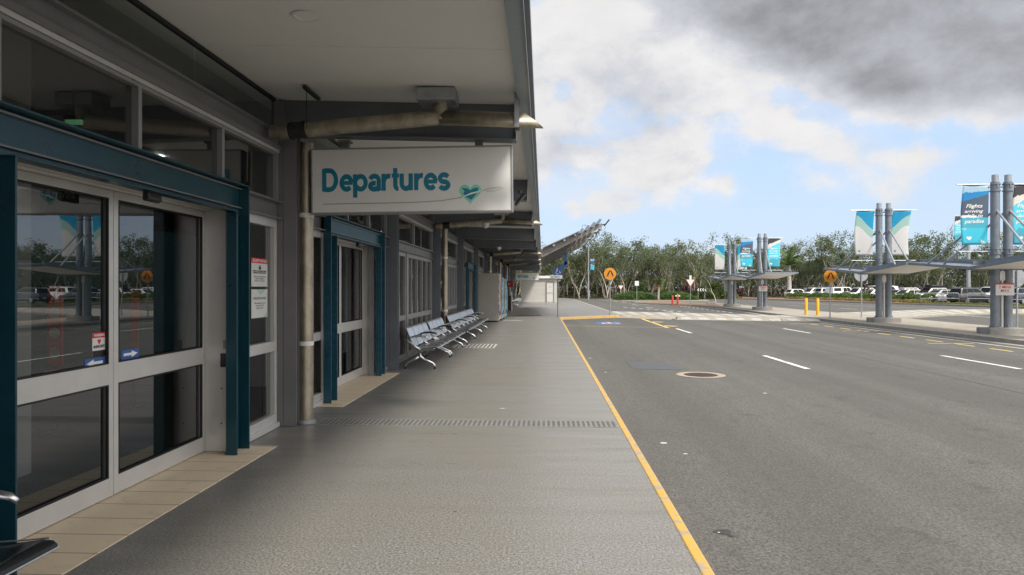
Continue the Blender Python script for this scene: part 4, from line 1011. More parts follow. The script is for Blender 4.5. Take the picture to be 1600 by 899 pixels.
def mural(name, cols, sc):
    m, n, p, c = new_mat(name)
    f = n.noise(n.vmap(c.outputs['Object'], (1, 1.6, 0.7)), sc, 2.0, 0.5, 1.2)
    rmp = n.n('ShaderNodeValToRGB'); rmp.color_ramp.interpolation = 'CONSTANT'
    el = rmp.color_ramp.elements
    while len(el) < len(cols): el.new(0.5)
    for i, cc in enumerate(cols):
        el[i].position = 0.0 if i == 0 else 0.34 + 0.34 * i / len(cols); el[i].color = (*cc, 1)
    n.put(rmp.inputs[0], f); n.t.links.new(rmp.outputs[0], p.inputs['Base Color']); p.inputs['Roughness'].default_value = .35
    return m
mur1 = mural('mural_warm', [(.05, .16, .42), (.62, .18, .03), (.75, .45, .05), (.7, .7, .68), (.10, .30, .50), (.55, .12, .2)], 2.6)
mur2 = mural('mural_ocean', [(.03, .22, .42), (.04, .42, .50), (.35, .62, .66), (.08, .2, .5), (.6, .65, .68)], 2.2)
cabinet('tall_cabinet', 'tall plain putty grey cabinet side facing the benches', -2.98, -2.04, 31.5, 32.9, 2.26, mur1)
cabinet('drink_machine', 'drink machine with blue wave artwork behind the grey cabinet', -2.9, -1.98, 33.1, 34.4, 2.1, mur2)
cabinet('snack_machine', 'snack machine with teal artwork next before the red topped kiosk', -2.9, -1.92, 34.7, 35.9, 2.05, mur2)
t = thing('kiosk', 'black drinks kiosk with a red header on the far footpath', 'kiosk', (-2.3, 47.2, 0))
m_ = MB(); m_.box(-.25, .12, -.3, .3, .004, 1.05); m_.box(-.3, -.2, -.35, .35, 1.05, 1.65); m_.build('body', black_m, t, bevel=.02)
m_ = MB(); m_.box(-.3, .28, -.38, .38, 1.65, 2.06); h_ = m_.build('header', basic('kiosk_red', (.28, .015, .012), .35), t, bevel=.02)
text_fit('C', -.06, .06, 1.78, 1.92, FACE_CAM, (0, -.383, 0), text_white, h_)
m_ = MB(); m_.box(-.19, .05, -.25, .25, 1.06, 1.62); m_.build('glass_display', glass_clear, t)
m_ = MB(); m_.box(.08, .18, .15, .35, .004, 1.3); m_.box(-.18, -.1, -.4, -.3, .0, 1.5); m_.build('side_post', sign_white, t)

wb = basic('white_block_wall', (.50, .49, .46), .7, var=.06, scale=2, dirt=.1)
t = thing('white_shed', 'low white block building with a grey door closing the footpath', 'building', (-.4, 76.5, 0))
m_ = MB(t.location); m_.box(-2.35, 1.55, 74.7, 79.5, 0.0, 2.60)
for z in (.45, .9, 1.35, 1.8, 2.25): m_.box(-2.35, .62, 74.685, 74.7, z, z + .012)
m_.build('wall', wb, t)
m_ = MB(t.location); m_.box(-2.5, 1.75, 74.45, 79.7, 2.6, 2.88); m_.box(.9, 1.9, 74.2, 79.8, 2.885, 2.95); m_.build('roof', white_paint, t)
m_ = MB(t.location); m_.box(.36, .44, 74.62, 74.698, 0.003, 2.26); m_.box(1.16, 1.24, 74.62, 74.698, 0.003, 2.26); m_.box(.441, 1.159, 74.62, 74.698, 2.18, 2.26); m_.build('door_frame', steel_mid, t)
m_ = MB(t.location); m_.box(.445, 1.155, 74.66, 74.697, .02, 2.175); dd = m_.build('door', basic('pale_door', (.58, .58, .56), .5), t)
m_ = MB(t.location); m_.box(.50, 1.10, 74.64, 74.659, .98, 1.03); m_.box(.78, .84, 74.64, 74.659, 1.6, 1.72); m_.build('door_plate', steel_mid, dd)

# ================================================================== POSTED SIGNS
def legs_symbol(mb, cx, cz, s, y0, y1):
    mb.prism([(cx - .10 * s, cz + .62 * s), (cx + .10 * s, cz + .62 * s), (cx - .30 * s, cz - .30 * s), (cx - .58 * s, cz - .24 * s)], 'y', y0, y1)
    mb.prism([(cx + .03 * s, cz + .62 * s), (cx + .24 * s, cz + .56 * s), (cx + .62 * s, cz - .22 * s), (cx + .36 * s, cz - .32 * s)], 'y', y0 - .0007, y1 - .0007)
    mb.prism([(cx - .60 * s, cz - .32 * s), (cx - .28 * s, cz - .38 * s), (cx - .18 * s, cz - .50 * s), (cx - .62 * s, cz - .44 * s)], 'y', y0, y1)
    mb.prism([(cx + .36 * s, cz - .40 * s), (cx + .64 * s, cz - .30 * s), (cx + .74 * s, cz - .42 * s), (cx + .38 * s, cz - .50 * s)], 'y', y0, y1)
def ped_sign(label, loc, zc, r_, face=True, rz=0):
    t = thing('pedestrian_sign', label, 'road sign', loc, rz, 'round crossing signs')
    m_ = MB(); m_.tube([(0, 0, 0), (0, 0, zc + r_ * .8)], .032, 12); m_.tube([(0, 0, 0.002), (0, 0, .03)], .06, 12); m_.build('pole', galv, t, smooth=False)
    m_ = MB(); m_.disc((0, zc), r_, 'y', -.045, -.038, 40); p_ = m_.build('disc', sign_orange, t)
    m_ = MB(); legs_symbol(m_, 0, zc, r_ * .92, -.0475, -.0455); m_.build('walking_legs', sign_black, p_)
    m_ = MB(); m_.disc((0, zc), r_ * .985, 'y', -.0375, -.034, 40); m_.build('backing', galv, p_)
    return t
q = G(953, 492.2); ped_sign('round orange crossing sign with walking legs on the footpath corner', q, 2.40, .355)
q = G(1297, 497); ped_sign('round orange crossing sign with walking legs on the median path', q, 2.19, .345)
q = G(1346, 496); ped_sign('grey back of a round sign beside the median shelter columns', q, 2.28, .36, rz=math.pi)
ped_sign('half hidden grey round sign back behind the tallest shelter columns', (18.35, 27.2, 0), 1.98, .36, rz=math.pi)
q = G(871.5, 496.0)
t = thing('disabled_parking_sign', 'blue wheelchair parking sign on a thin post at the kerb corner', 'road sign', (q.x, q.y, 0))
m_ = MB(); m_.tube([(0, 0, 0), (0, 0, 2.6)], .03, 12); m_.build('pole', steel_grey, t)
m_ = MB(); m_.box(-.24, .24, -.04, -.034, 2.08, 2.26); lo_ = m_.build('caption_plate', sign_white, t)
text_fit('PERMIT', -.15, .15, 2.13, 2.20, FACE_CAM, (0, -.042, 0), sign_blue, lo_)
m_ = MB(); m_.box(-.24, .24, -.04, -.034, 2.265, 2.63); up_ = m_.build('blue_plate', sign_blue, t)
m_ = MB(); m_.disc((-.03, 2.57), .035, 'y', -.043, -.041, 14); m_.prism([(-.055, 2.53), (-.015, 2.53), (-.01, 2.45), (.08, 2.45), (.12, 2.36), (.15, 2.37), (.105, 2.48), (-.005, 2.485), (-.04, 2.43)], 'y', -.0437, -.0417)
for k in range(14):
    a0, a1 = math.pi * (.55 + 1.25 * k / 14), math.pi * (.55 + 1.25 * (k + 1) / 14)
    P = lambda a, r_: (-.01 + r_ * math.cos(a), 2.40 + r_ * math.sin(a))
    m_.prism([P(a0, .075), P(a0, .10), P(a1, .10), P(a1, .075)], 'y', -.0425, -.041)
m_.build('wheelchair_symbol', text_white, up_)
faded_red = basic('faded_red_sheet', (.48, .10, .10), .5)
def give_way(label, loc, zc, arrow=False):
    t = thing('give_way_sign', label, 'road sign', loc, 0, 'give way signs')
    m_ = MB(); m_.tube([(0, 0, 0), (0, 0, zc + .3)], .03, 10); m_.build('pole', galv, t)
    m_ = MB(); m_.prism([(-.42, zc + .3), (0, zc - .40), (.42, zc + .3)], 'y', -.04, -.034); p_ = m_.build('triangle', faded_red, t)
    m_ = MB(); m_.prism([(-.33, zc + .245), (0, zc - .30), (.33, zc + .245)], 'y', -.043, -.041); m_.build('white_centre', sign_white, p_)
    if arrow:
        m_ = MB(); m_.box(-.09, .09, -.05, -.044, zc + .05, zc + .62); m_.build('arrow_plate', sign_white, t)
q = G(1078.7, 478.5); give_way('give way triangle with a white plate beside red bollards', q, 2.02, True)
give_way('small give way triangle behind the clipped green shrubs', (11.5, 101, 0), 1.62)
q = G(995, 472)
t = thing('blank_sign', 'plain white square sign on a thin pole by green shrubs', 'road sign', q)
m_ = MB(); m_.tube([(0, 0, 0), (0, 0, 2.3)], .03, 10); m_.build('pole', galv, t)
m_ = MB(); m_.box(-.22, .22, -.04, -.034, 1.8, 2.32); m_.build('plate', sign_white, t)
t = thing('speed_sign', 'white parking sign on pole behind the far shelter columns', 'road sign', G(1133, 479))
m_ = MB(); m_.tube([(0, 0, 0), (0, 0, 2.5)], .03, 10); m_.build('pole', galv, t)
m_ = MB(); m_.box(-.25, .25, -.04, -.034, 1.9, 2.5); p_ = m_.build('plate', sign_white, t)
text_fit('P', -.1, .1, 2.2, 2.4, FACE_CAM, (0, -.042, 0), sign_black, p_)
m_ = MB(); m_.box(-.08, .2, -.04, -.034, 1.3, 1.85); m_.build('lower_plate', sign_white, t)
t = thing('chevron_board', 'black roundabout board with white chevrons among green bushes', 'road sign', (22.6, 98, 0))
m_ = MB(); m_.box(-.72, .72, -.03, .03, 1.0, 1.55); p_ = m_.build('board', sign_black, t)
m_ = MB(); m_.box(-.5, -.44, .03, .08, 0, 1.5); m_.box(.44, .5, .03, .08, 0, 1.5); m_.build('posts', galv, t)
for k in range(4):
    x = -.6 + .34 * k
    m_ = MB(); m_.prism([(x, 1.275), (x + .14, 1.48), (x + .26, 1.48), (x + .12, 1.275), (x + .26, 1.07), (x + .14, 1.07)], 'y', -.0345, -.0305); m_.build('chevron', text_white, p_)

# ================================================================== BOLLARDS, RAILS, LAMP POSTS
def bollard(label, loc, h, mat, group, red=False):
    t = thing('bollard', label, 'bollard', loc, 0, group)
    m_ = MB(); m_.tube([(0, 0, 0), (0, 0, h - .02), (0, 0, h)], [.085, .085, .075], 20); smooth_by_angle(m_.build('post', mat, t))
    m_ = MB(); m_.tube([(0, 0, .001), (0, 0, .02)], .13, 20); m_.build('base_plate', mat, t)
    if red:
        m_ = MB(); m_.tube([(-.22, 0, h - .12), (.22, 0, h - .12)], .06, 12); m_.tube([(0, 0, h), (0, 0, h + .06)], .05, 12); m_.build('hydrant_outlet', sign_white, t)
    return t
bollard('yellow bollard next to the median crossing, shelter side', G(1259.5, 491.6), .97, yellow_post, 'yellow bollards on the median')
bollard('yellow bollard nearest the round crossing sign', G(1277.5, 493.0), .97, yellow_post, 'yellow bollards on the median')
bollard('plain short red bollard beside the hydrant', G(1050.8, 475.8), .86, red_post, 'red posts on the median nose')
bollard('red hydrant post with white side outlets', G(1058.8, 476.4), .92, red_post, 'red posts on the median nose', True)
bollard('red post partly hidden by the far shelter columns', G(1138, 477), .85, red_post, 'red posts on the median nose')
def hoop(label, loc, rz, w_=1.7, h=1.05):
    t = thing('hoop_rail', label, 'barrier', loc, rz, 'hoop rails at the car park edge')
    m_ = MB(); m_.tube([(-w_ / 2, 0, 0), (-w_ / 2, 0, h - .15), (-w_ / 2 + .05, 0, h - .04), (-w_ / 2 + .15, 0, h), (w_ / 2 - .15, 0, h), (w_ / 2 - .05, 0, h - .04), (w_ / 2, 0, h - .15), (w_ / 2, 0, 0)], .032, 10); m_.build('hoop', galv, t, smooth=True)
    m_ = MB(); m_.tube([(-w_ / 2, 0, h * .52), (w_ / 2, 0, h * .52)], .028, 10); m_.build('cross_bar', galv, t)
    return t
for lb, px, py in (('hoop rail before the silver hatchback', 1456, 475.5), ('hoop rail between silver hatchback and dark grey wagon', 1485, 475.5), ('hoop rail before the grey wagon front', 1530, 476), ('hoop rail behind the tallest shelter columns', 1592, 478)):
    hoop(lb, G(px, py, .02), R(-18), 1.9 if px != 1485 else 1.4)
def lamp_post(label, loc, h, r_, heads=True):
    t = thing('lamp_post', label, 'lamp post', loc, 0)
    m_ = MB(); m_.tube([(0, 0, 0), (0, 0, h)], r_, 12, r_end=r_ * .6); m_.tube([(0, 0, 0.001), (0, 0, .05)], r_ * 2, 12); smooth_by_angle(m_.build('pole', galv, t))
    if heads:
        m_ = MB(); m_.tube([(-.42, 0, h), (.42, 0, h)], .04, 8); m_.build('cross_arm', galv, t)
        for s in (-1, 1):
            m_ = MB(); m_.prism([(s * .30, h - .02), (s * .62, h + .22), (s * .70, h + .10), (s * .42, h - .14)], 'y', -.18, .18); m_.build('floodlight', black_m, t)
    return t
q = G(919.5, 468.6); lamp_post('slim grey lamp post with twin floodlights before the wood', q, 6.9, .11); LP1 = q
lamp_post('thick pale pole rising behind parked cars', (51.2, 84.3, -.12), 10.3, .26, False)

# ================================================================== MEDIAN SHELTERS AND BANNERS
def make_shelter(label, loc):
    t = thing('shelter', label, 'shelter', loc, 0, 'butterfly roof shelters on the median')
    m_ = MB(); m_.box(-.62, .62, -.38, .38, -.02, .21); m_.build('footing', concrete_dark, t, bevel=.025)
    for s in (-1, 1):
        x = s * .215
        m_ = MB(); m_.tube([(x, 0, .21), (x, 0, 5.25)], .142, 24); c_ = smooth_by_angle(m_.build('column', galv_blue, t))
        m_ = MB(); m_.tube([(x, 0, 5.25), (x, 0, 5.50)], .105, 24); m_.build('cap_tube', galv, c_)
        for z in (5.16, 4.93, 2.92, 2.75):
            m_ = MB(); m_.tube([(x, 0, z), (x, 0, z + .03)], .175, 24)
            if z in (5.16, 2.92): m_.box(x - .24, x + .24, -.03, .03, z - .1, z - .06); m_.box(x - .03, x + .03, -.165, .165, z - .12, z + .001)
            m_.build('clamp_ring', galv_blue, c_)
        m_ = MB(); m_.tube([(x, 0, .211), (x, 0, .235)], .21, 20)
        for k in range(6): m_.tube([(x + .18 * math.cos(k * 1.047), .18 * math.sin(k * 1.047), .236), (x + .18 * math.cos(k * 1.047), .18 * math.sin(k * 1.047), .30)], .014, 6)
        m_.build('base_flange', galv, c_)
        for e in (-1, 1):
            m_ = MB(); m_.tube([(x, e * .10, 4.25), ((-.92 if s < 0 else -.28), e * 2.9, 2.50)], .038, 10); m_.build('strut', galv, t)
    m_ = MB(); m_.tube([(0, -.02, .22), (0, -.02, 2.3)], .05, 12); m_.tube([(0, -.06, 2.0), (0, .06, 2.0)], .17, 20); m_.build('downpipe', alu, t)
    for e in (-1, 1):
        m_ = MB(); pr = [(e * .02, 2.235), (e * 4.0, 2.535), (e * 4.0, 2.56), (e * .02, 2.26)]
        m_.prism(pr, 'x', -1.06, 1.06); w_ = m_.build('roof_wing', soffit_m, t)
        m_ = MB()
        for (xa, xb) in ((-1.10, -1.061), (1.061, 1.10)):
            m_.prism([(e * .02, 2.225), (e * 4.0, 2.525), (e * 4.0, 2.625), (e * .02, 2.325)], 'x', xa, xb)
        m_.box(-1.10, 1.10, min(e * 4.001, e * 4.04), max(e * 4.001, e * 4.04), 2.525, 2.63); m_.build('edge_trim', galv_blue, w_)
        m_ = MB(); m_.prism([(e * .02, 2.261), (e * 4.0, 2.561), (e * 4.0, 2.58), (e * .02, 2.28)], 'x', -1.05, 1.05); m_.build('roof_sheet', galv_blue, w_)
        m_ = MB(); m_.prism([(e * .3, 2.42), (e * 3.7, 2.66), (e * 3.7, 2.74), (e * .3, 2.53)], 'x', -.78, -.70); m_.prism([(e * .3, 2.42), (e * 3.7, 2.66), (e * 3.7, 2.74), (e * .3, 2.53)], 'x', .70, .78); m_.box(-.78, .78, min(e * .3, e * .36), max(e * .3, e * .36), 2.40, 2.53); m_.build('roof_beam', galv_blue, t)
    m_ = MB(); m_.box(-1.12, 1.12, -.12, .12, 2.20, 2.30); m_.build('valley_gutter', galv_blue, t)
    for s in (-1, 1):
        m_ = MB(); m_.tube([(s * .35, 0, 2.85), (s * 1.45, 0, 2.85)], .018, 8); m_.build('lower_banner_arm', galv, t)
        m_ = MB(); m_.tube([(s * .35, 0, 5.17), (s * 1.50, 0, 5.17)], .02, 8); m_.build('upper_banner_arm', galv, t)
    return t
SH = [(15.75, 32.2, 'shelter carrying plain wave banners next to the round crossing sign'), (15.87, 24.3, 'shelter with Flights banners and tallest looking columns'), (15.87, 50.0, 'distant shelter with Flights banners beyond the crossing'), (15.9, 58.0, 'farthest shelter with plain wave banners near red posts')]
s0 = None
for x, y, lb in SH:
    if s0 is None: s0 = make_shelter(lb, (x, y, 0))
    else: copy_tree(s0, (x, y, 0), label=lb)

def banner_mat(name, kind, flip):
    m, n, p, c = new_mat(name)
    uv = n.n('ShaderNodeSeparateXYZ'); n.t.links.new(c.outputs['UV'], uv.inputs[0])
    u, v = uv.outputs[0], uv.outputs[1]
    if flip: u = n.m('SUBTRACT', 1.0, u)
    wob = n.m('MULTIPLY', n.m('SINE', n.m('MULTIPLY', u, 5.5)), 0.03)
    def above(a, b, k=1.0): return n.m('GREATER_THAN', v, n.m('ADD', n.m('ADD', a, n.m('MULTIPLY', u, b)), n.m('MULTIPLY', wob, k)))
    jit = n.m('MULTIPLY', n.m('SUBTRACT', n.noise(c.outputs['UV'], 9.0, 5.0), .5), 0.10)
    def above_j(a, b, k=1.0): return n.m('GREATER_THAN', n.m('ADD', v, n.m('MULTIPLY', jit, k)), n.m('ADD', a, n.m('MULTIPLY', u, b)))
    if kind == 'wave':
        cc = n.mix(above(.66, -.24, 1.4), (.54, .54, .54), (.27, .44, .40)); cc = n.mix(above(.90, -.30, 1.0), cc, (.010, .25, .46))
    elif kind == 'beach':
        cc = n.mix(above_j(.24, .12, 1.5), (.06, .50, .66), (.20, .62, .72)); cc = n.mix(above_j(.31, -.30, .6), n.mix(n.m('GREATER_THAN', u, .70), cc, (.55, .66, .66)), cc)
        cc = n.mix(n.m('MULTIPLY', n.m('GREATER_THAN', v, .28), 1.0), cc, (.07, .37, .49))
        cc = n.mix(above_j(.455, .0, .4), cc, (.72, .76, .78)); cc = n.mix(above(.49, -.03, .4), cc, (.075, .105, .15))
        cc = n.mix(above_j(.72, .12, .5), cc, (.02, .22, .50)); cc = n.mix(above_j(.87, .03, 1.0), cc, (.34, .50, .64))
    else:
        cc = n.mix(above_j(.25, .06, 2.0), (.07, .37, .49), (.10, .56, .70)); cc = n.mix(above_j(.64, .22, .8), cc, (.66, .64, .60)); cc = n.mix(above_j(.78, .17, 1.0), cc, (.055, .055, .065))
    n.put(p.inputs['Base Color'], cc); p.inputs['Roughness'].default_value = .6; p.inputs['Specular IOR Level'].default_value = .3
    return m
BM = {(k, f): banner_mat('banner_' + k + ('_mirrored' if f else ''), k, f) for k in ('wave', 'beach', 'reef') for f in (False, True)}
def banner(label, loc, x0, x1, z0, z1, mat, lettered, sway, group):
    t = thing('banner', label, 'banner', loc, 0, group)
    nx, nz = 10, 22; me = bpy.data.meshes.new('cloth'); vs = []; fs = []; uvs = []
    def sh(u, v):
        d = 1 - v
        return (x0 + (x1 - x0) * u + sway * math.sin(d * 2.6), .05 * math.sin(d * 5 + u * 3) * d + .05 * math.sin(u * 4.0 + d * 2) * (.3 + d), z0 + (z1 - z0) * v)
    for j in range(nz + 1):
        for i in range(nx + 1): vs.append(sh(i / nx, j / nz)); uvs.append((i / nx, j / nz))
    for j in range(nz):
        for i in range(nx): k = j * (nx + 1) + i; fs.append((k, k + 1, k + nx + 2, k + nx + 1))
    me.from_pydata(vs, [], fs); ul = me.uv_layers.new(name='UVMap')
    for lp in me.loops: ul.data[lp.index].uv = uvs[lp.vertex_index]
    for pl in me.polygons: pl.use_smooth = True
    me.materials.append(mat); o = bpy.data.objects.new('cloth', me); col.objects.link(o); o.parent = t
    sd_ = o.modifiers.new('thick', 'SOLIDIFY'); sd_.thickness = .004
    m_ = MB(); m_.tube([(x0 - .04, 0, z1 + .012), (x1 + .04, 0, z1 + .012)], .022, 8); m_.build('top_rod', galv, t)
    def onto(ob_):
        for q in ob_.data.vertices:
            u = (q.co.x - x0) / (x1 - x0); v = (q.co.z - z0) / (z1 - z0); s_ = sh(u, v); q.co.x = s_[0]; q.co.y += s_[1]
    W = x1 - x0; Hh = z1 - z0
    if lettered:
        for wd, a, b, c_, d_ in (('Flights', .20, .78, .60, .68), ('arriving', .15, .80, .52, .585), ('daily to', .20, .78, .44, .515), ('paradise', .14, .82, .34, .425)):
            onto(text_fit(wd, x0 + a * W, x0 + b * W, z0 + c_ * Hh, z0 + d_ * Hh, FACE_CAM, (0, -.006, 0), text_white, o, bold=.01, shear=.28))
        m_ = MB(); m_.prism(heart(x0 + .26 * W, z0 + .11 * Hh, .085), 'y', -.007, -.005); h_ = m_.build('heart_emblem', text_white, o); onto(h_)
    else:
        m_ = MB(); m_.prism(heart(x0 + .22 * W, z0 + .10 * Hh, .05), 'y', -.007, -.005); h_ = m_.build('heart_emblem', sign_teal, o); onto(h_)
    return t
GW, GF = 'plain wave banners on the shelters', 'Flights arriving banners on the shelters'
for i, (x, y, a, b) in enumerate(((15.75, 32.2, 'white, mint and blue wave banner before the first crossing shelter, outer side', 'white, mint and blue wave banner partly behind shelter strut'), (15.9, 58.0, 'small distant wave banner by farthest shelter, over the road', 'small distant wave banner overlapped by a Flights banner'))):
    banner(a, (x, y, 0), -1.22 if i == 0 else -1.42, -.42 if i == 0 else -.62, 3.08, 5.16, BM[('wave', False)], False, -.10 if i == 0 else 0, GW)
    banner(b, (x, y, 0), .44, 1.24, 3.08, 5.16, BM[('wave', True)], False, -.16 if i == 0 else 0, GW)
for i, (x, y, a, b) in enumerate(((15.87, 24.3, 'large Flights banner with dark hill over cyan water', 'Flights banner cut off by the photo edge, dark top corner'), (15.87, 50.0, 'small distant Flights banner with dark hill', 'small distant Flights banner with slanting dark top'))):
    banner(a, (x, y, 0), -1.29 if i == 0 else -1.50, -.42 if i == 0 else -.64, 3.08, 5.16, BM[('beach', False)], True, -.06, GF)
    banner(b, (x, y, 0), .42, 1.28, 3.08, 5.16, BM[('reef', False)], True, -.04, GF)
banner('Flights banner on the thick pale pole behind cars', (51.2, 84.3, 0), -1.55, -.35, 7.1, 10.2, BM[('reef', False)], True, -.1, GF)
banner('tiny blue banner on the twin floodlight lamp post', (LP1.x, LP1.y, 0), .25, .75, 3.9, 5.3, BM[('beach', False)], False, 0, GF)
def mins_sign(label, x, y):
    t = thing('time_limit_sign', label, 'sign', (x, y, 1.33), 0, 'two minute signs on shelter columns')
    m_ = MB(); m_.box(-.31, .31, -.006, 0, 0, .42); p_ = m_.build('plate', sign_white, t)
    m_ = MB(); m_.box(-.31, .31, -.0085, -.0065, .37, .42); m_.build('red_band', sign_red, p_)
    text_fit('2 MINS\nMAX', -.20, .20, .12, .33, FACE_CAM, (0, -.008, 0), sign_red, p_, bold=.01)
    m_ = MB(); m_.box(-.31, .31, -.0085, -.0065, .085, .09); m_.build('rule', sign_grey, p_)
    m_ = MB(); m_.box(-.25, .25, 0.0005, .03, .1, .13); m_.box(-.25, .25, 0.0005, .03, .3, .33); m_.build('mounting_rail', galv, t)
mins_sign('white 2 MINS MAX sign with red band on nearest tall columns', 15.87, 24.3 - .175)
mins_sign('small distant 2 MINS MAX sign on far shelter columns', 15.87, 50.0 - .175)

# ================================================================== PARKED CARS
def paint(nm, c_, metal=0.0): return basic('car_paint_' + nm, c_, .25, metal, var=.02, coat=1.0)
CP = dict(white=paint('white', (.72, .72, .71)), pearl=paint('pearl', (.62, .61, .57)), silver=paint('silver', (.48, .49, .50), .5), dark=paint('dark_grey', (.045, .048, .053), .3), navy=paint('navy', (.03, .045, .085), .3), grey=paint('grey', (.22, .23, .24), .4), red=paint('red', (.30, .02, .02)))
tyre_m = basic('tyre', (.018, .018, .018), .8); rim_m = basic('alloy_rim', (.45, .46, .47), .3, metal=.8)
lens_r = basic('red_lens', (.35, .01, .01), .15); lens_w = basic('clear_lens', (.6, .62, .62), .1); trim_m = basic('dark_trim', (.03, .03, .032), .5)
TYPES = dict(hatch=(4.1, 1.74, 1.50, .94, .80, (.98, -1.98), (.10, -1.50)), suv=(4.6, 1.86, 1.70, 1.06, .98, (.98, -2.18), (.25, -1.85)), sedan=(4.65, 1.80, 1.46, .93, .82, (1.0, -1.70), (.22, -.95)),
             ute=(5.2, 1.88, 1.80, 1.10, 1.04, (.95, -.95), (.40, -.82)), van=(4.9, 1.9, 1.98, 1.15, .95, (1.55, -2.40), (.85, -2.30)))
def make_car(kind, colour, label, loc, rz, extra=None):
    L, Wd, H, belt, hood, (ca, cb), (ra, rb) = TYPES[kind]
    pm = CP[colour]; hw = Wd / 2; t = thing('parked_car', label, 'car', loc, rz, 'cars parked in the car park')
    yf, yr = L / 2, -L / 2; gl = .22
    st = [(yf, .42, hood - .28, hw * .72), (yf - .07, gl + .08, hood - .12, hw * .84), (yf - .45, gl, hood - .02, hw * .95), (ca, gl, belt - .02, hw), (ca - .3, gl, belt, hw), (0, gl, belt, hw), (cb + .3, gl, belt + .01, hw), (yr + .35, gl, (belt + .01 if kind != 'sedan' else belt + .02), hw * .97), (yr + .06, gl + .08, belt - .06, hw * .90), (yr, .40, belt - .22, hw * .80)]
    mb = MB(); N = 10; vs = []
    for (y, zl, zh, w_) in st:
        prof = [(w_ * .86, zl), (w_ * .985, zl + .10), (w_, zl + (zh - zl) * .52), (w_ * .985, zl + (zh - zl) * .80), (w_ * .90, zh)]
        vs += [(a, y, z) for a, z in prof] + [(-a, y, z) for a, z in prof[::-1]]
    fs = []
    for i in range(len(st) - 1):
        for k in range(N): fs.append((i * N + k, i * N + (k + 1) % N, (i + 1) * N + (k + 1) % N, (i + 1) * N + k))
    fs += [tuple(range(N)), tuple(reversed(range((len(st) - 1) * N, len(st) * N)))]
    mb.add(vs, fs)
    b0_, b1_, r0, r1 = hw * .90, hw * .90, hw * .70, hw * .70
    base = [(-b0_, ca, belt - .03), (b0_, ca, belt - .03), (b1_, cb, belt - .02), (-b1_, cb, belt - .02)]
    roof = [(-r0, ra, H - .045), (r0, ra, H - .045), (r1, rb, H - .05), (-r1, rb, H - .05)]
    top = [(-r0 * .8, ra - .18, H), (r0 * .8, ra - .18, H), (r1 * .8, rb + .2, H - .005), (-r1 * .8, rb + .2, H - .005)]
    mb.add(base + roof + top, [(0, 1, 5, 4), (1, 2, 6, 5), (2, 3, 7, 6), (3, 0, 4, 7), (4, 5, 9, 8), (5, 6, 10, 9), (6, 7, 11, 10), (7, 4, 8, 11), (8, 9, 10, 11)])
    if kind == 'ute':
        mb.add([(-hw * .9, -1.0, 1.02), (hw * .9, -1.0, 1.02), (hw * .9, yr + .1, 1.02), (-hw * .9, yr + .1, 1.02), (-hw * .74, -1.0, H - .02), (hw * .74, -1.0, H - .02), (hw * .74, yr + .25, H - .05), (-hw * .74, yr + .25, H - .05)], [(0, 1, 5, 4), (1, 2, 6, 5), (2, 3, 7, 6), (3, 0, 4, 7), (4, 5, 6, 7)])
    bd = mb.build('body', pm, t, bevel=.05, bseg=3); smooth_by_angle(bd, 60)
    def face_pane(c4, u0, u1, v0, v1, nm, push):
        A, B, C, D = [Vector(q) for q in c4]       # A,B low edge, C,D high edge (C above B)
        P = lambda u, v: (A.lerp(B, u)).lerp(D.lerp(C, u), v)
        nn = (B - A).cross(D - A).normalized(); cen = (A + B + C + D) / 4
        if nn.dot(cen - Vector((0, (ca + cb) / 2, belt))) < 0: nn = -nn
        pts = [P(u0, v0), P(u1, v0), P(u1, v1), P(u0, v1)]
        m_ = MB(); m_.add([q + nn * push for q in pts] + [q - nn * .01 for q in pts], [(0, 1, 2, 3), (7, 6, 5, 4), (0, 4, 5, 1), (1, 5, 6, 2), (2, 6, 7, 3), (3, 7, 4, 0)]); return m_.build(nm, car_glass, t)
    face_pane([base[0], base[1], roof[1], roof[0]], .08, .92, .10, .94, 'windscreen', .012)
    face_pane([base[2], base[3], roof[3], roof[2]], .10, .90, .18, .90, 'rear_window', .012)
    cuts = {'hatch': (.12, .47, .50, .88), 'suv': (.10, .40, .43, .70, .73, .95), 'sedan': (.14, .50, .53, .86), 'ute': (.18, .55, .58, .93), 'van': (.14, .42, .46, .93)}[kind]
    for s in (0, 1):
        q4 = [base[1], base[2], roof[2], roof[1]] if s else [base[0], base[3], roof[3], roof[0]]
        for k in range(0, len(cuts), 2): face_pane(q4, cuts[k], cuts[k + 1], .16, .90, 'side_window', .010)
        if kind == 'ute':
            x = hw * .9 if s else -hw * .9; x2 = hw * .74 if s else -hw * .74
            face_pane([(x, -1.0, 1.02), (x, yr + .1, 1.02), (x2, yr + .25, H - .05), (x2, -1.0, H - .02)], .1, .9, .3, .85, 'canopy_window', .012)
    wr = .33 if kind in ('hatch', 'sedan') else .37
    for y in (yf - .88, yr + .85):
        for s in (-1, 1):
            m_ = MB(); x = s * (hw - .10)
            m_.tube([(x - s * .12, y, wr), (x + s * .07, y, wr), (x + s * .10, y, wr)], [wr, wr, wr * .9], 22); wh = m_.build('wheel', tyre_m, t)
            m_ = MB(); m_.tube([(x + s * .101, y, wr), (x + s * .112, y, wr)], wr * .64, 18); m_.build('rim', rim_m, wh)
            m_ = MB(); xo = s * (hw + .004)
            for k in range(12):
                a0, a1 = math.pi * k / 12, math.pi * (k + 1) / 12
                P = lambda a, r_: (y + r_ * math.cos(a), wr + r_ * math.sin(a))
                m_.prism([P(a0, wr * 1.0), P(a0, wr * 1.16), P(a1, wr * 1.16), P(a1, wr * 1.0)], 'x', min(xo, xo - s * .14), max(xo, xo - s * .14))
            m_.build('wheel_arch', trim_m, t)
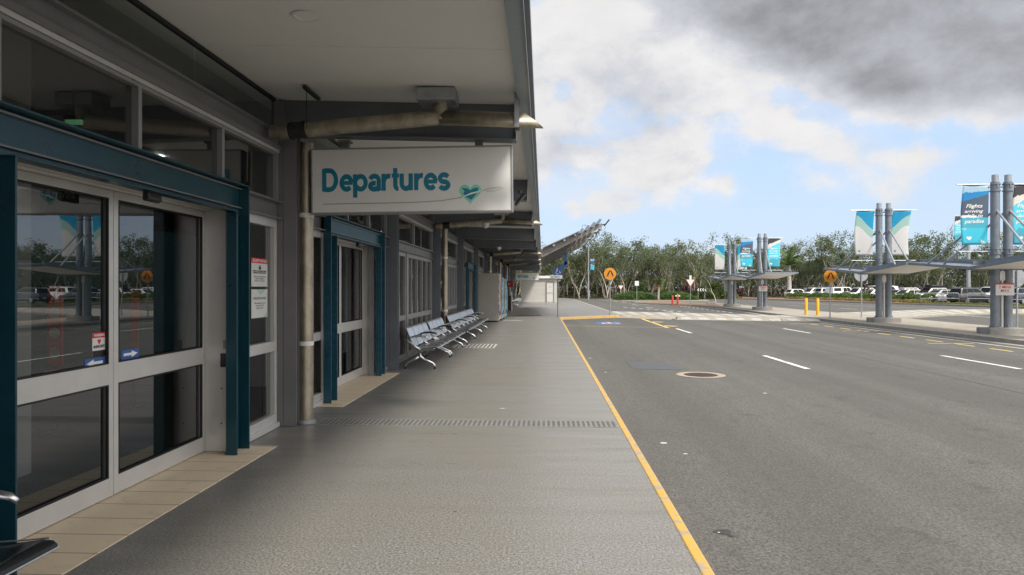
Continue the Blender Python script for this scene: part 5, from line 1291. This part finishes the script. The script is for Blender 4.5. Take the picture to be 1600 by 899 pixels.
    for s in (-1, 1):
        m_ = MB(); m_.prism([(s * hw * .50, hood - .26), (s * hw * .82, hood - .24), (s * hw * .86, hood - .12), (s * hw * .55, hood - .16)], 'y', yf - .12, yf - .015); m_.build('headlight', lens_w, t)
        m_ = MB(); m_.prism([(s * hw * .66, belt - .32), (s * hw * .86, belt - .32), (s * hw * .90, belt - .10), (s * hw * .70, belt - .10)], 'y', yr - .012, yr + .12); m_.build('tail_light', lens_r, t)
        m_ = MB(); m_.box(min(s * (hw + .02), s * (hw + .2)), max(s * (hw + .02), s * (hw + .2)), ca - .42, ca - .30, belt, belt + .14); m_.build('mirror', pm, t, bevel=.02)
    m_ = MB(); m_.box(-.40, .40, yf - .02, yf + .008, .46, .56); m_.build('grille', trim_m, t)
    m_ = MB(); m_.box(-hw * .8, hw * .8, yr - .03, yr + .06, .36, .50); m_.box(-hw * .76, hw * .76, yf - .06, yf + .03, .32, .42); m_.build('bumper', trim_m, t, bevel=.02)
    m_ = MB(); m_.box(-.19, .19, yr - .042, yr - .031, .56, .67); m_.build('number_plate', plate_m, t)
    if extra == 'rack':
        m_ = MB()
        for y in (.1, -1.3): m_.box(-hw * .75, hw * .75, y - .03, y + .03, H + .005, H + .08)
        m_.box(-hw * .7, hw * .7, -1.6, .45, H + .081, H + .13); m_.prism([(-hw * .5, H + .131), (hw * .5, H + .131), (hw * .42, H + .34), (-hw * .42, H + .30)], 'y', -1.4, .1); m_.tube([(-.5, .2, H + .2), (-.5, -1.5, H + .2)], .10, 8); m_.build('roof_rack', black_m, t)
    if extra == 'rails':
        m_ = MB()
        for s in (-1, 1): m_.tube([(s * r0, ra - .2, H + .06), (s * r0, rb + .2, H + .05)], .025, 8)
        m_.build('roof_rails', trim_m, t)
    if extra == 'rack_frame':
        m_ = MB()
        for s in (-1, 1):
            m_.tube([(s * .75, -1.05, 1.0), (s * .75, -1.05, H + .06), (s * .75, -2.3, H + .06), (s * .75, -2.3, 1.0)], .03, 8)
        m_.tube([(-.75, -1.05, H + .06), (.75, -1.05, H + .06)], .03, 8); m_.tube([(-.75, -2.3, H + .06), (.75, -2.3, H + .06)], .03, 8); m_.build('ladder_frame', white_paint, t)
    return t
OUT, IN = R(108), R(-72)          # nose to the road / nose into the park
CARS = [('hatch', 'white', 'white hatchback at the end of the row by the grey palm trunk', 1247, 103, IN, None), ('suv', 'white', 'white wagon next to the end hatchback, half behind hedge', 1268, 99.5, OUT, 'rails'),
        ('sedan', 'silver', 'silver sedan deep between white cars, only roof showing', 1284, 104, OUT, None), ('suv', 'white', 'white compact wagon just before the boxy white ute', 1297, 96.5, IN, None),
        ('ute', 'white', 'boxy white ute with a canopy, rear facing out', 1318, 91.5, IN, None), ('suv', 'white', 'white wagon beside the boxy ute behind purple plants', 1340, 89.5, OUT, 'rails'),
        ('sedan', 'white', 'white sedan behind the purple leaved plants', 1362, 86.5, OUT, None), ('van', 'white', 'white van roof showing beside the wave shelter columns', 1384, 92.5, IN, None),
        ('hatch', 'white', 'rounded white hatchback to the side of the wave shelter columns', 1414, 81.5, OUT, None), ('suv', 'pearl', 'cream four wheel drive with black gear on roof rack', 1450, 79, OUT, 'rack'),
        ('hatch', 'silver', 'silver hatchback nosing toward the lawn', 1464, 74.0, OUT, None), ('suv', 'dark', 'dark grey wagon with chrome window line, tail to the lawn', 1516, 71.5, IN, 'rails'),
        ('ute', 'white', 'white work ute with a ladder frame behind the grey wagon', 1545, 79, OUT, 'rack_frame'), ('suv', 'navy', 'navy blue wagon behind the tallest shelter columns', 1600, 68.5, IN, None),
        ('sedan', 'grey', 'grey sedan in the back row behind the cream four wheel drive', 1432, 93, OUT, None), ('suv', 'white', 'white wagon in the back row above the sedan', 1352, 102, OUT, None), ('hatch', 'pearl', 'cream hatchback in the back row near the white van', 1398, 100, IN, None),
        ('suv', 'white', 'white wagon in the back row behind the grey wagon', 1565, 88, OUT, None), ('van', 'white', 'white delivery van far back above the white sedan', 1378, 107, OUT, None), ('hatch', 'white', 'white hatchback wedged between boxy ute and wagon', 1329, 95, OUT, None), ('sedan', 'silver', 'silver sedan between the white van and rounded hatchback', 1400, 87, OUT, None), ('suv', 'white', 'white wagon half hidden behind the rounded hatchback', 1425, 99, IN, None), ('hatch', 'white', 'white hatchback by the end wagon, roof only', 1258, 108, OUT, None), ('sedan', 'white', 'white sedan behind the compact wagon', 1307, 105, OUT, None), ('suv', 'grey', 'grey wagon in the back row by the thick pale pole', 1530, 95, OUT, None), ('sedan', 'white', 'white sedan in the back row behind the silver hatchback', 1490, 92, IN, None)]
for (kd, clr, lb, px, Y, rz, ex) in CARS:
    X = (px - 848) / F * Y
    make_car(kd, clr, lb, (X, Y + X * .045, -.12), rz + random.uniform(-.05, .05), ex)
for (kd, clr, lb, x, y, rz) in (('suv', 'dark', 'dark wagon mirrored in the door glass', 50.5, 61.5, IN), ('sedan', 'white', 'white sedan mirrored in the door glass', 52.5, 57, OUT), ('hatch', 'white', 'white hatchback mirrored in the door glass', 54.5, 52, OUT), ('suv', 'white', 'white wagon mirrored in the door glass', 56.5, 47.5, IN)):
    make_car(kd, clr, lb, (x, y, -.12), rz)
# ================================================================== VEGETATION
def leaf(mb, c_, size, rnd, up=0.0, aspect=.45):
    d = Vector((rnd.gauss(0, 1), rnd.gauss(0, 1), rnd.gauss(0, .8) - up)).normalized()
    s = d.cross(Vector((rnd.gauss(0, 1), rnd.gauss(0, 1), rnd.gauss(0, 1)))).normalized() * size * aspect * .5
    d *= size * .5; c_ = Vector(c_)
    k = len(mb.v); mb.v += [c_ - d, c_ + s, c_ + d, c_ - s]; mb.f.append((k, k + 1, k + 2, k + 3))
def tree_shapes(seed, H, stems=1, leaves=2000, low=.34, spread=1.0, lsize=.24):
    rnd = random.Random(seed); tk = MB(); cr = MB(); tips = []
    def limb(p, d, length, r, depth):
        pts = [p.copy()]; rs_ = [r]; n_ = 5
        for i in range(n_):
            d = (d + Vector((rnd.gauss(0, .15), rnd.gauss(0, .15), rnd.gauss(0, .08) + .07))).normalized()
            p = p + d * length / n_; pts.append(p.copy()); rs_.append(r * (1 - .5 * (i + 1) / n_))
        tk.tube(pts, rs_, 7 if depth == 0 else 5)
        if depth >= 3 or length < .55:
            tips.append((pts[-1], depth)); tips.append((pts[3], depth)); return
        if depth == 2: tips.append((pts[-1], depth))
        nb = rnd.choice((2, 3)) if depth == 0 else rnd.choice((2, 2, 3))
        for k in range(nb):
            az = rnd.uniform(0, 6.283); tilt = rnd.uniform(.25, .80) * spread
            nd = (d + Vector((math.cos(az) * tilt, math.sin(az) * tilt, rnd.uniform(0, .2)))).normalized()
            limb(pts[-1], nd, length * rnd.uniform(.50, .78), rs_[-1] * .75, depth + 1)
        if depth <= 1:
            for k in range(rnd.choice((1, 2))):
                i = rnd.choice((2, 3, 4)); az = rnd.uniform(0, 6.283)
                limb(pts[i], Vector((math.cos(az) * .6, math.sin(az) * .6, .8)).normalized(), length * rnd.uniform(.3, .55), rs_[i] * .5, depth + 1 if depth else 2)
    for k in range(stems):
        az = rnd.uniform(0, 6.283); lean = rnd.uniform(.02, .16) if stems == 1 else rnd.uniform(.08, .24)
        limb(Vector((rnd.gauss(0, .15), rnd.gauss(0, .15), -.2)), Vector((math.cos(az) * lean, math.sin(az) * lean, 1)).normalized(), H * rnd.uniform(low, low + .14), H * .0098 * rnd.uniform(.7, 1.15), 0)
    zmax = max(t_[0].z for t_ in tips); kz = H * .95 / zmax
    for q in tk.v: q.z *= kz
    tips = [(Vector((a.x, a.y, a.z * kz)), d_) for a, d_ in tips]
    per = max(5, leaves / len(tips))
    for c_, d_ in tips:
        if rnd.random() < .12: continue
        rr = rnd.uniform(.28, .62) * H / 9; n_ = int(per * rnd.uniform(.5, 1.5)); sq = rnd.uniform(.6, 1.1)
        for _ in range(n_):
            o = Vector((rnd.gauss(0, 1), rnd.gauss(0, 1), rnd.gauss(0, sq)))
            if o.length > 2.2: o = o.normalized() * 2.2
            leaf(cr, c_ + o * rr * .62, lsize * rnd.uniform(.6, 1.35), rnd, up=.6)
    return tk, cr
PROTO = []
specs = [(11, 9.0, 1, 3000, .34, 1.0), (12, 9.0, 2, 2400, .36, .9), (13, 9.0, 1, 2200, .42, .8), (14, 9.0, 3, 2600, .36, .8), (15, 9.0, 2, 2800, .32, 1.1), (16, 9.0, 1, 2400, .45, 1.0), (17, 9.0, 2, 2000, .44, .7), (18, 9.0, 1, 3400, .30, 1.2), (19, 9.0, 2, 2500, .40, 1.0), (20, 9, 1, 1700, .46, .7)]
for s_ in specs:
    tk, cr = tree_shapes(*s_); PROTO.append((tk, cr))
def arc(az):
    a = math.degrees(az)
    return 108 if a < 4 else (108 + (a - 4) * 1.7 if a < 18 else 131.8)
rt = random.Random(41)
first = {}
spots = []
az = R(-9)
while az < R(50):
    for row in range(3):
        d = arc(az) + row * 3.6 + rt.uniform(-1.4, 1.4); a2 = az + rt.uniform(-.5, .5) * 2.3 / d
        spots.append((d * math.sin(a2), d * math.cos(a2), row))
    az += 2.35 / arc(az) * (1.0 if az < R(36) else 1.8)
TL = ['slender pale trunked paperbark at the edge of the wood', 'twin stemmed paperbark in the front of the wood', 'tall bare trunked paperbark with a thin crown', 'many stemmed leaning paperbark in the wood', 'bushy twin stemmed paperbark with a low crown',
      'straight single trunk gum with an open crown', 'thin twin trunk gum with sparse leaves', 'broad crowned gum spreading over its neighbours', 'forked paperbark with an uneven crown', 'spindly gum with few leaves']
for (x, y, row) in spots:
    if x > 100 and row == 2: continue
    i = rt.randrange(len(PROTO)); hs = rt.uniform(.74, 1.06) + (rt.uniform(.1, .24) if rt.random() < .16 else 0)
    if i not in first:
        t = thing('paperbark_tree', TL[i], 'tree', (x, y, -.15), 0, 'trees along the edge of the wood: ' + TL[i])
        PROTO[i][0].build('trunk', bark_m, t, smooth=True); PROTO[i][1].build('crown', leaf_gum, t, fix=False); first[i] = (t, kids(t))
    else:
        src, ch = first[i]; t = src.copy(); col.objects.link(t); t.location = (x, y, -.15)
        for c_ in ch:
            d_ = c_.copy(); col.objects.link(d_); d_.parent = t
    t.rotation_euler = (0, 0, rt.uniform(0, 6.28)); t.scale = (hs * rt.uniform(.9, 1.15), hs * rt.uniform(.9, 1.15), hs)
# the dim wood behind: one mass of trunks, undergrowth and leaves
for (px, d, hs) in ((948, 106, 1.28), (975, 107, 1.2), (905, 105, 1.1), (1078, 113, 1.2), (1292, 126, 1.25), (1310, 127, 1.3), (1452, 128, 1.38), (1432, 127, 1.3), (1130, 116, 1.15), (1570, 130, 1.2)):
    az = math.atan2(px - 848, F); i = rt.choice((2, 5, 6, 8)); src, ch = first[i]; t = src.copy(); col.objects.link(t); t.location = (d * math.sin(az), d * math.cos(az), -.15)
    for c_ in ch:
        d_ = c_.copy(); col.objects.link(d_); d_.parent = t
    t.rotation_euler = (0, 0, rt.uniform(0, 6.28)); t.scale = (hs, hs, hs)
wt_, wl_ = MB(), MB()
az = R(-12)
while az < R(52):
    for row in range(5):
        d = arc(az) + 12 + row * 5 + rt.uniform(-2, 2); a2 = az + rt.uniform(-.5, .5) * .03; bx, by = d * math.sin(a2), d * math.cos(a2); H = rt.uniform(6.0, 9.0)
        if row < 2: wt_.tube([(bx, by, -.2), (bx + rt.gauss(0, .25), by, H * .4), (bx + rt.gauss(0, .5), by, H * .8)], [.12, .09, .05], 5)
        for _ in range(330 if row > 1 else 200):
            q = Vector((bx + rt.gauss(0, 1.5), by + rt.gauss(0, 1.5), H * (.28 + .70 * rt.random() ** .75)))
            leaf(wl_, q, rt.uniform(.35, .75), rt, up=.4, aspect=.5)
        for _ in range(150):
            q = Vector((bx + rt.gauss(0, 2.0), by + rt.gauss(0, 1.5), 3.8 * rt.random() ** 1.1)); leaf(wl_, q, rt.uniform(.4, .9), rt, aspect=.5)
    az += .026
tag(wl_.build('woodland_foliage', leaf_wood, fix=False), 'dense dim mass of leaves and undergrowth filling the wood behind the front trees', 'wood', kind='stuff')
tag(wt_.build('woodland_trunks', bark_m, smooth=True), 'pale thin trunks crowded deep inside the wood', 'wood', kind='stuff')
ud = MB()
az = R(-10)
while az < R(50):
    d = arc(az) - 1.5
    for _ in range(9):
        dd = d + rt.uniform(-2.5, 9); a2 = az + rt.gauss(0, .012); h_ = rt.uniform(.15, .9)
        for k in range(7): leaf(ud, (dd * math.sin(a2) + rt.gauss(0, .3), dd * math.cos(a2) + rt.gauss(0, .3), -.1 + h_ * rt.random()), rt.uniform(.25, .55), rt, aspect=.35)
    az += .009
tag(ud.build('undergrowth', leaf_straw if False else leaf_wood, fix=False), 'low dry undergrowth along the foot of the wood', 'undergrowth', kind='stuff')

def shrub(name, label, loc, rx, ry, rz_, n_, size, mat, group=None, seed=1, stems=True, cat='shrub', flat=1.0):
    rnd = random.Random(seed); t = thing(name, label, cat, loc, 0, group); cr = MB(); tk = MB()
    lob = [(rnd.uniform(-.55, .55) * rx, rnd.uniform(-.5, .5) * ry, rnd.uniform(.35, .62) * rz_, rnd.uniform(.45, .65)) for _ in range(9)]
    for _ in range(n_):
        if rnd.random() < .55:
            o = Vector((rnd.gauss(0, 1), rnd.gauss(0, 1), abs(rnd.gauss(0, 1)))).normalized() * rnd.uniform(.80, 1.0); c_ = Vector((o.x * rx, o.y * ry, o.z * rz_ * rnd.uniform(.9, 1.06)))
        else:
            l_ = rnd.choice(lob); o = Vector((rnd.gauss(0, 1), rnd.gauss(0, 1), rnd.gauss(0, 1))).normalized() * rnd.uniform(.7, 1.0); c_ = Vector((l_[0] + o.x * rx * l_[3], l_[1] + o.y * ry * l_[3], max(.03, l_[2] + o.z * rz_ * l_[3] * .8)))
        leaf(cr, c_, size * rnd.uniform(.6, 1.3), rnd, aspect=.55)
    cr.build('foliage', mat, t, fix=False)
    if stems:
        for k in range(6):
            a = rnd.uniform(0, 6.28); tk.tube([(0, 0, -.05), (math.cos(a) * rx * .3, math.sin(a) * ry * .3, rz_ * .5), (math.cos(a) * rx * .55, math.sin(a) * ry * .55, rz_ * .85)], [.04, .03, .015], 5)
        tk.build('stem', bark_m, t)
    return t
G1 = 'clipped green mounds on the planted island'
shrub('shrub', 'low spreading clipped green mound, the one with a white sign in front', (11.9, 88.8, 0), 2.9, 1.7, 1.12, 5200, .20, leaf_hedge, G1, 2)
shrub('shrub', 'low clipped green mound behind the red bollards', (17.1, 88.9, 0), 2.6, 1.6, 1.10, 4800, .20, leaf_hedge, G1, 3)
shrub('shrub', 'dark bush with pale tips between two clipped mounds', (13.2, 92.3, 0), 1.3, 1.1, 2.15, 2200, .26, leaf_shrub, None, 4)
shrub('shrub', 'small round clipped mound beside the mulch', (19.2, 88.6, 0), .9, .8, .62, 1200, .18, leaf_hedge, G1, 5)
shrub('shrub', 'purple leaved bush behind the green mounds', (19.8, 95, 0), .7, .6, 2.0, 600, .30, leaf_purple, None, 6)
shrub('shrub', 'broad green bush around the chevron board', (23.2, 100.6, 0), 2.4, 1.6, 1.35, 3200, .26, leaf_shrub, 'bushes by the chevron board', 7)
shrub('shrub', 'taller dark bush behind the chevron board', (25.8, 103.5, 0), 2.0, 1.6, 2.5, 2600, .30, leaf_shrub, 'bushes by the chevron board', 8)
shrub('shrub', 'low green bush past the chevron board toward the shelters', (27.6, 103, 0), 1.7, 1.4, 1.2, 1800, .26, leaf_hedge, 'bushes by the chevron board', 9)
shrub('shrub', 'red leaved shrub near the far shelter columns', (29.5, 105.5, 0), 1.0, .8, 1.5, 900, .28, leaf_purple, None, 10)
# large leaved bright plant
def frond(mb, base, az, length, rise, droop, leaf_len, n_=16, rnd=random, wid=.045):
    b = Vector(base); h_ = Vector((math.cos(az), math.sin(az), 0)); side = Vector((-math.sin(az), math.cos(az), 0)); prev = None; pts = []
    for i in range(n_ + 1):
        t_ = i / n_; pts.append(b + h_ * length * t_ * (1 - .15 * t_) + Vector((0, 0, rise * math.sin(t_ * 2.0) - droop * t_ * t_)))
    mb.tube(pts, [.03 * (1 - .8 * i / n_) + .004 for i in range(n_ + 1)], 4)
    for i in range(1, n_ + 1):
        t_ = i / n_; ll = leaf_len * max(0.0, math.sin(min(1, t_ * 1.15 + .12) * math.pi)) ** .6; d = (pts[i] - pts[i - 1]).normalized()
        for s in (-1, 1):
            tip = pts[i] + side * s * ll * .8 + d * ll * .45 + Vector((0, 0, -ll * rnd.uniform(.15, .45))); w_ = d * wid
            k = len(mb.v); mb.v += [pts[i] - w_, pts[i] + w_, tip]; mb.f.append((k, k + 1, k + 2))
def palm(name, label, loc, trunk_h, r_, n_f, flen, rise, droop, mat, skirt=False, seed=1, bulge=False):
    rnd = random.Random(seed); t = thing(name, label, 'palm', loc)
    tk = MB(); zs = [0, .15, .4, .7, 1.0]; tk.tube([(rnd.gauss(0, .02), rnd.gauss(0, .02), z * trunk_h - .05) for z in zs], [r_ * 1.25, r_ * (1.2 if bulge else 1.0), r_ * (1.15 if bulge else .95), r_ * .9, r_ * .75], 12); tk.build('trunk', bark_palm, t, smooth=True)
    cr = MB()
    for k in range(n_f):
        az = 2 * math.pi * k / n_f + rnd.uniform(-.25, .25); u = rnd.random(); frond(cr, (0, 0, trunk_h - .05), az, flen * rnd.uniform(.8, 1.1), rise * (.35 + u), droop * (1.15 - u * .8), flen * .24, 16, rnd, .045 if flen < 2 else .17)
    cr.build('crown', mat, t, fix=False)
    if skirt:
        dk = MB()
        for k in range(40):
            az = rnd.uniform(0, 6.28); frond(dk, (0, 0, trunk_h + .05), az, flen * rnd.uniform(.5, .85), .05, flen * rnd.uniform(.6, 1.0), flen * .12, 8, rnd)
        dk.build('dead_skirt', dry_leaf, t, fix=False)
    return t
palm('screw_palm', 'stubby palm with brown dead skirt between the green mounds', (14.65, 86.9, 0), 2.1, .13, 46, .95, .62, .35, leaf_palm, True, 3)
palm('royal_palm', 'tall grey trunked palm beside the far shelter roof', (37.4, 105.2, 0), 5.0, .30, 19, 3.0, 2.3, 1.9, leaf_palm, False, 5, True)
palm('leafy_clump', 'bright large leaved clump behind the stubby palm', (16.0, 90.9, 0), .7, .10, 22, 1.3, 1.5, .5, leaf_hedge, False, 7)
tk, cr = tree_shapes(71, 4.4, 1, 420, .45, .8, .22)
q = G(1112, 475.5); t = thing('young_tree', 'thin young street tree on the mulch near the far shelter', 'tree', (q.x, q.y, 0)); tk.build('trunk', bark_m, t, smooth=True); cr.build('crown', leaf_gum, t, fix=False)
rk = MB(); rnd = random.Random(8)
for k in range(7):
    a = k * .9; rk.box(.35 * math.cos(a) - .1, .35 * math.cos(a) + .1, .35 * math.sin(a) - .1, .35 * math.sin(a) + .1, 0.0, rnd.uniform(.1, .2))
tag(rk.build('garden_rocks', concrete_dark, None, bevel=.03), 'small rocks ringing the thin young street tree', 'rocks', kind='stuff').location = (q.x, q.y, .021)
# hedge along the car park, straw coloured tufts, purple cordylines
def hedge(label, a, b, hw_, h_, n_, seed):
    rnd = random.Random(seed); a = Vector(a); b = Vector(b); t = thing('hedge', label, 'hedge', ((a.x + b.x) / 2, (a.y + b.y) / 2, .02), 0, 'low hedges before the car park'); c0 = Vector((t.location.x, t.location.y)); d = (b - a); nn = Vector((-d.y, d.x)).normalized(); m_ = MB()
    for _ in range(n_):
        u = rnd.random(); hh = h_ * (.82 + .22 * math.sin(u * 23 + seed) * math.sin(u * 9)); th = rnd.uniform(0, math.pi); k = rnd.uniform(.82, 1.03)
        p_ = a + d * u - c0 + nn * hw_ * math.cos(th) * k; leaf(m_, (p_.x, p_.y, max(.03, hh * math.sin(th) ** .7 * k)), .20 * rnd.uniform(.6, 1.3), rnd, aspect=.55)
    m_.build('foliage', leaf_hedge, t, fix=False)
    s_ = MB()
    for k in range(14):
        u = (k + .5) / 14; p_ = a + d * u - c0; s_.tube([(p_.x, p_.y, -.04), (p_.x + rnd.gauss(0, .1), p_.y, h_ * .6)], .025, 5)
    s_.build('stem', bark_m, t)
HP = [(G(1218, 467.0, .02)), (G(1290, 469.2, .02)), (G(1358, 471.5, .02)), (G(1416, 473.0, .02)), G(1436, 473.5, .02)]
OFF = Vector((1.6, .5))
pp = [Vector((q.x, q.y)) + OFF for q in HP]
hedge('low green hedge from palm trunk to the round crossing sign', pp[0], pp[1], .8, .98, 5200, 3)
hedge('low green hedge between the crossing sign and shelter columns', pp[1] + Vector((.1, -.3)), pp[2], .8, 1.0, 4200, 4)
hedge('low green hedge past the wave shelter columns up to the lawn', pp[2] + Vector((.1, -.3)), pp[4] + Vector((0, 0)), .85, 1.02, 4200, 5)
tf = MB(); rnd = random.Random(12)
for k in range(230):
    u = rnd.random() * 3.999; i = int(u); p_ = pp[i].lerp(pp[i + 1], u - i) - OFF * rnd.uniform(.35, .75)
    for _ in range(16): leaf(tf, (p_.x + rnd.gauss(0, .16), p_.y + rnd.gauss(0, .16), .04 + .30 * rnd.random()), rnd.uniform(.15, .35), rnd, aspect=.22)
tag(tf.build('straw_tufts', leaf_straw, fix=False), 'yellow straw coloured tufts growing in mulch before the hedge', 'ground cover', kind='stuff')
gr = MB(); rnd = random.Random(13)
LP = [(60, 20), (46, 36), (39.5, 59), (36.7, 71)]
for k in range(15000):
    u = rnd.random() ** .6 * 2.999; i = int(u); p_ = Vector(LP[i]).lerp(Vector(LP[i + 1]), u - i) + Vector((rnd.uniform(.3, 6.4), rnd.uniform(.0, 2.0)))
    leaf(gr, (p_.x, p_.y, .05), rnd.uniform(.08, .17), rnd, up=-1, aspect=.3)
tag(gr.build('lawn_grass', leaf_mat('lawn_blades', (.10, .12, .035), (.15, .16, .05), (.22, .20, .08)), fix=False), 'short dry mown grass on the strip by the parked cars', 'grass', kind='stuff')
def cordyline(label, loc, h_, seed):
    rnd = random.Random(seed); t = thing('cordyline', label, 'plant', loc, 0, 'purple cordylines in the hedge'); m_ = MB(); s_ = MB()
    for k in range(4):
        a = rnd.uniform(0, 6.28); top = Vector((math.cos(a) * rnd.uniform(.1, .5), math.sin(a) * rnd.uniform(.1, .5), h_ * rnd.uniform(.6, .9))); s_.tube([(0, 0, -.05), top * .5 + Vector((0, 0, .05)), top], [.04, .03, .025], 6)
        for j in range(26):
            b = rnd.uniform(0, 6.28); e = rnd.uniform(-.3, 1.2); l_ = rnd.uniform(.35, .6); d = Vector((math.cos(b) * math.cos(e), math.sin(b) * math.cos(e), math.sin(e))); sd_ = d.cross(Vector((0, 0, 1))).normalized() * .04
            mid = top + d * l_ * .5 + Vector((0, 0, .04)); tip = top + d * l_ - Vector((0, 0, .1)); kk = len(m_.v); m_.v += [top - sd_ * .4, mid - sd_, tip, mid + sd_]; m_.f.append((kk, kk + 1, kk + 2, kk + 3))
    m_.build('leaves', leaf_purple, t, fix=False); s_.build('stem', bark_m, t)
for lb, px, py, h_, sd_ in (('purple leaved cordyline just past the crossing sign pole', 1338, 470.3, 2.1, 1), ('bushy purple cordyline between sign pole and shelter columns', 1357, 471.5, 2.0, 2), ('tallest purple cordyline close to the shelter columns', 1371, 471.8, 2.5, 3)):
    q = G(px, py, .02); cordyline(lb, (q.x + 1.2, q.y, .02), h_, sd_)

# the facade and what stands along it, set to the surveyed distance
for o in list(bpy.data.objects):
    if o.parent is None and o.name.split('.')[0] in ('terminal_building', 'departures_sign', 'security_notice', 'opening_hours_poster', 'warning_sticker', 'arrow_sticker', 'standing_banner', 'inside_sign', 'exit_sign', 'metal_bench', 'tall_cabinet', 'drink_machine', 'snack_machine', 'kiosk'):
        o.location.y -= 0.13 if o.name != 'departures_sign' else 0.08
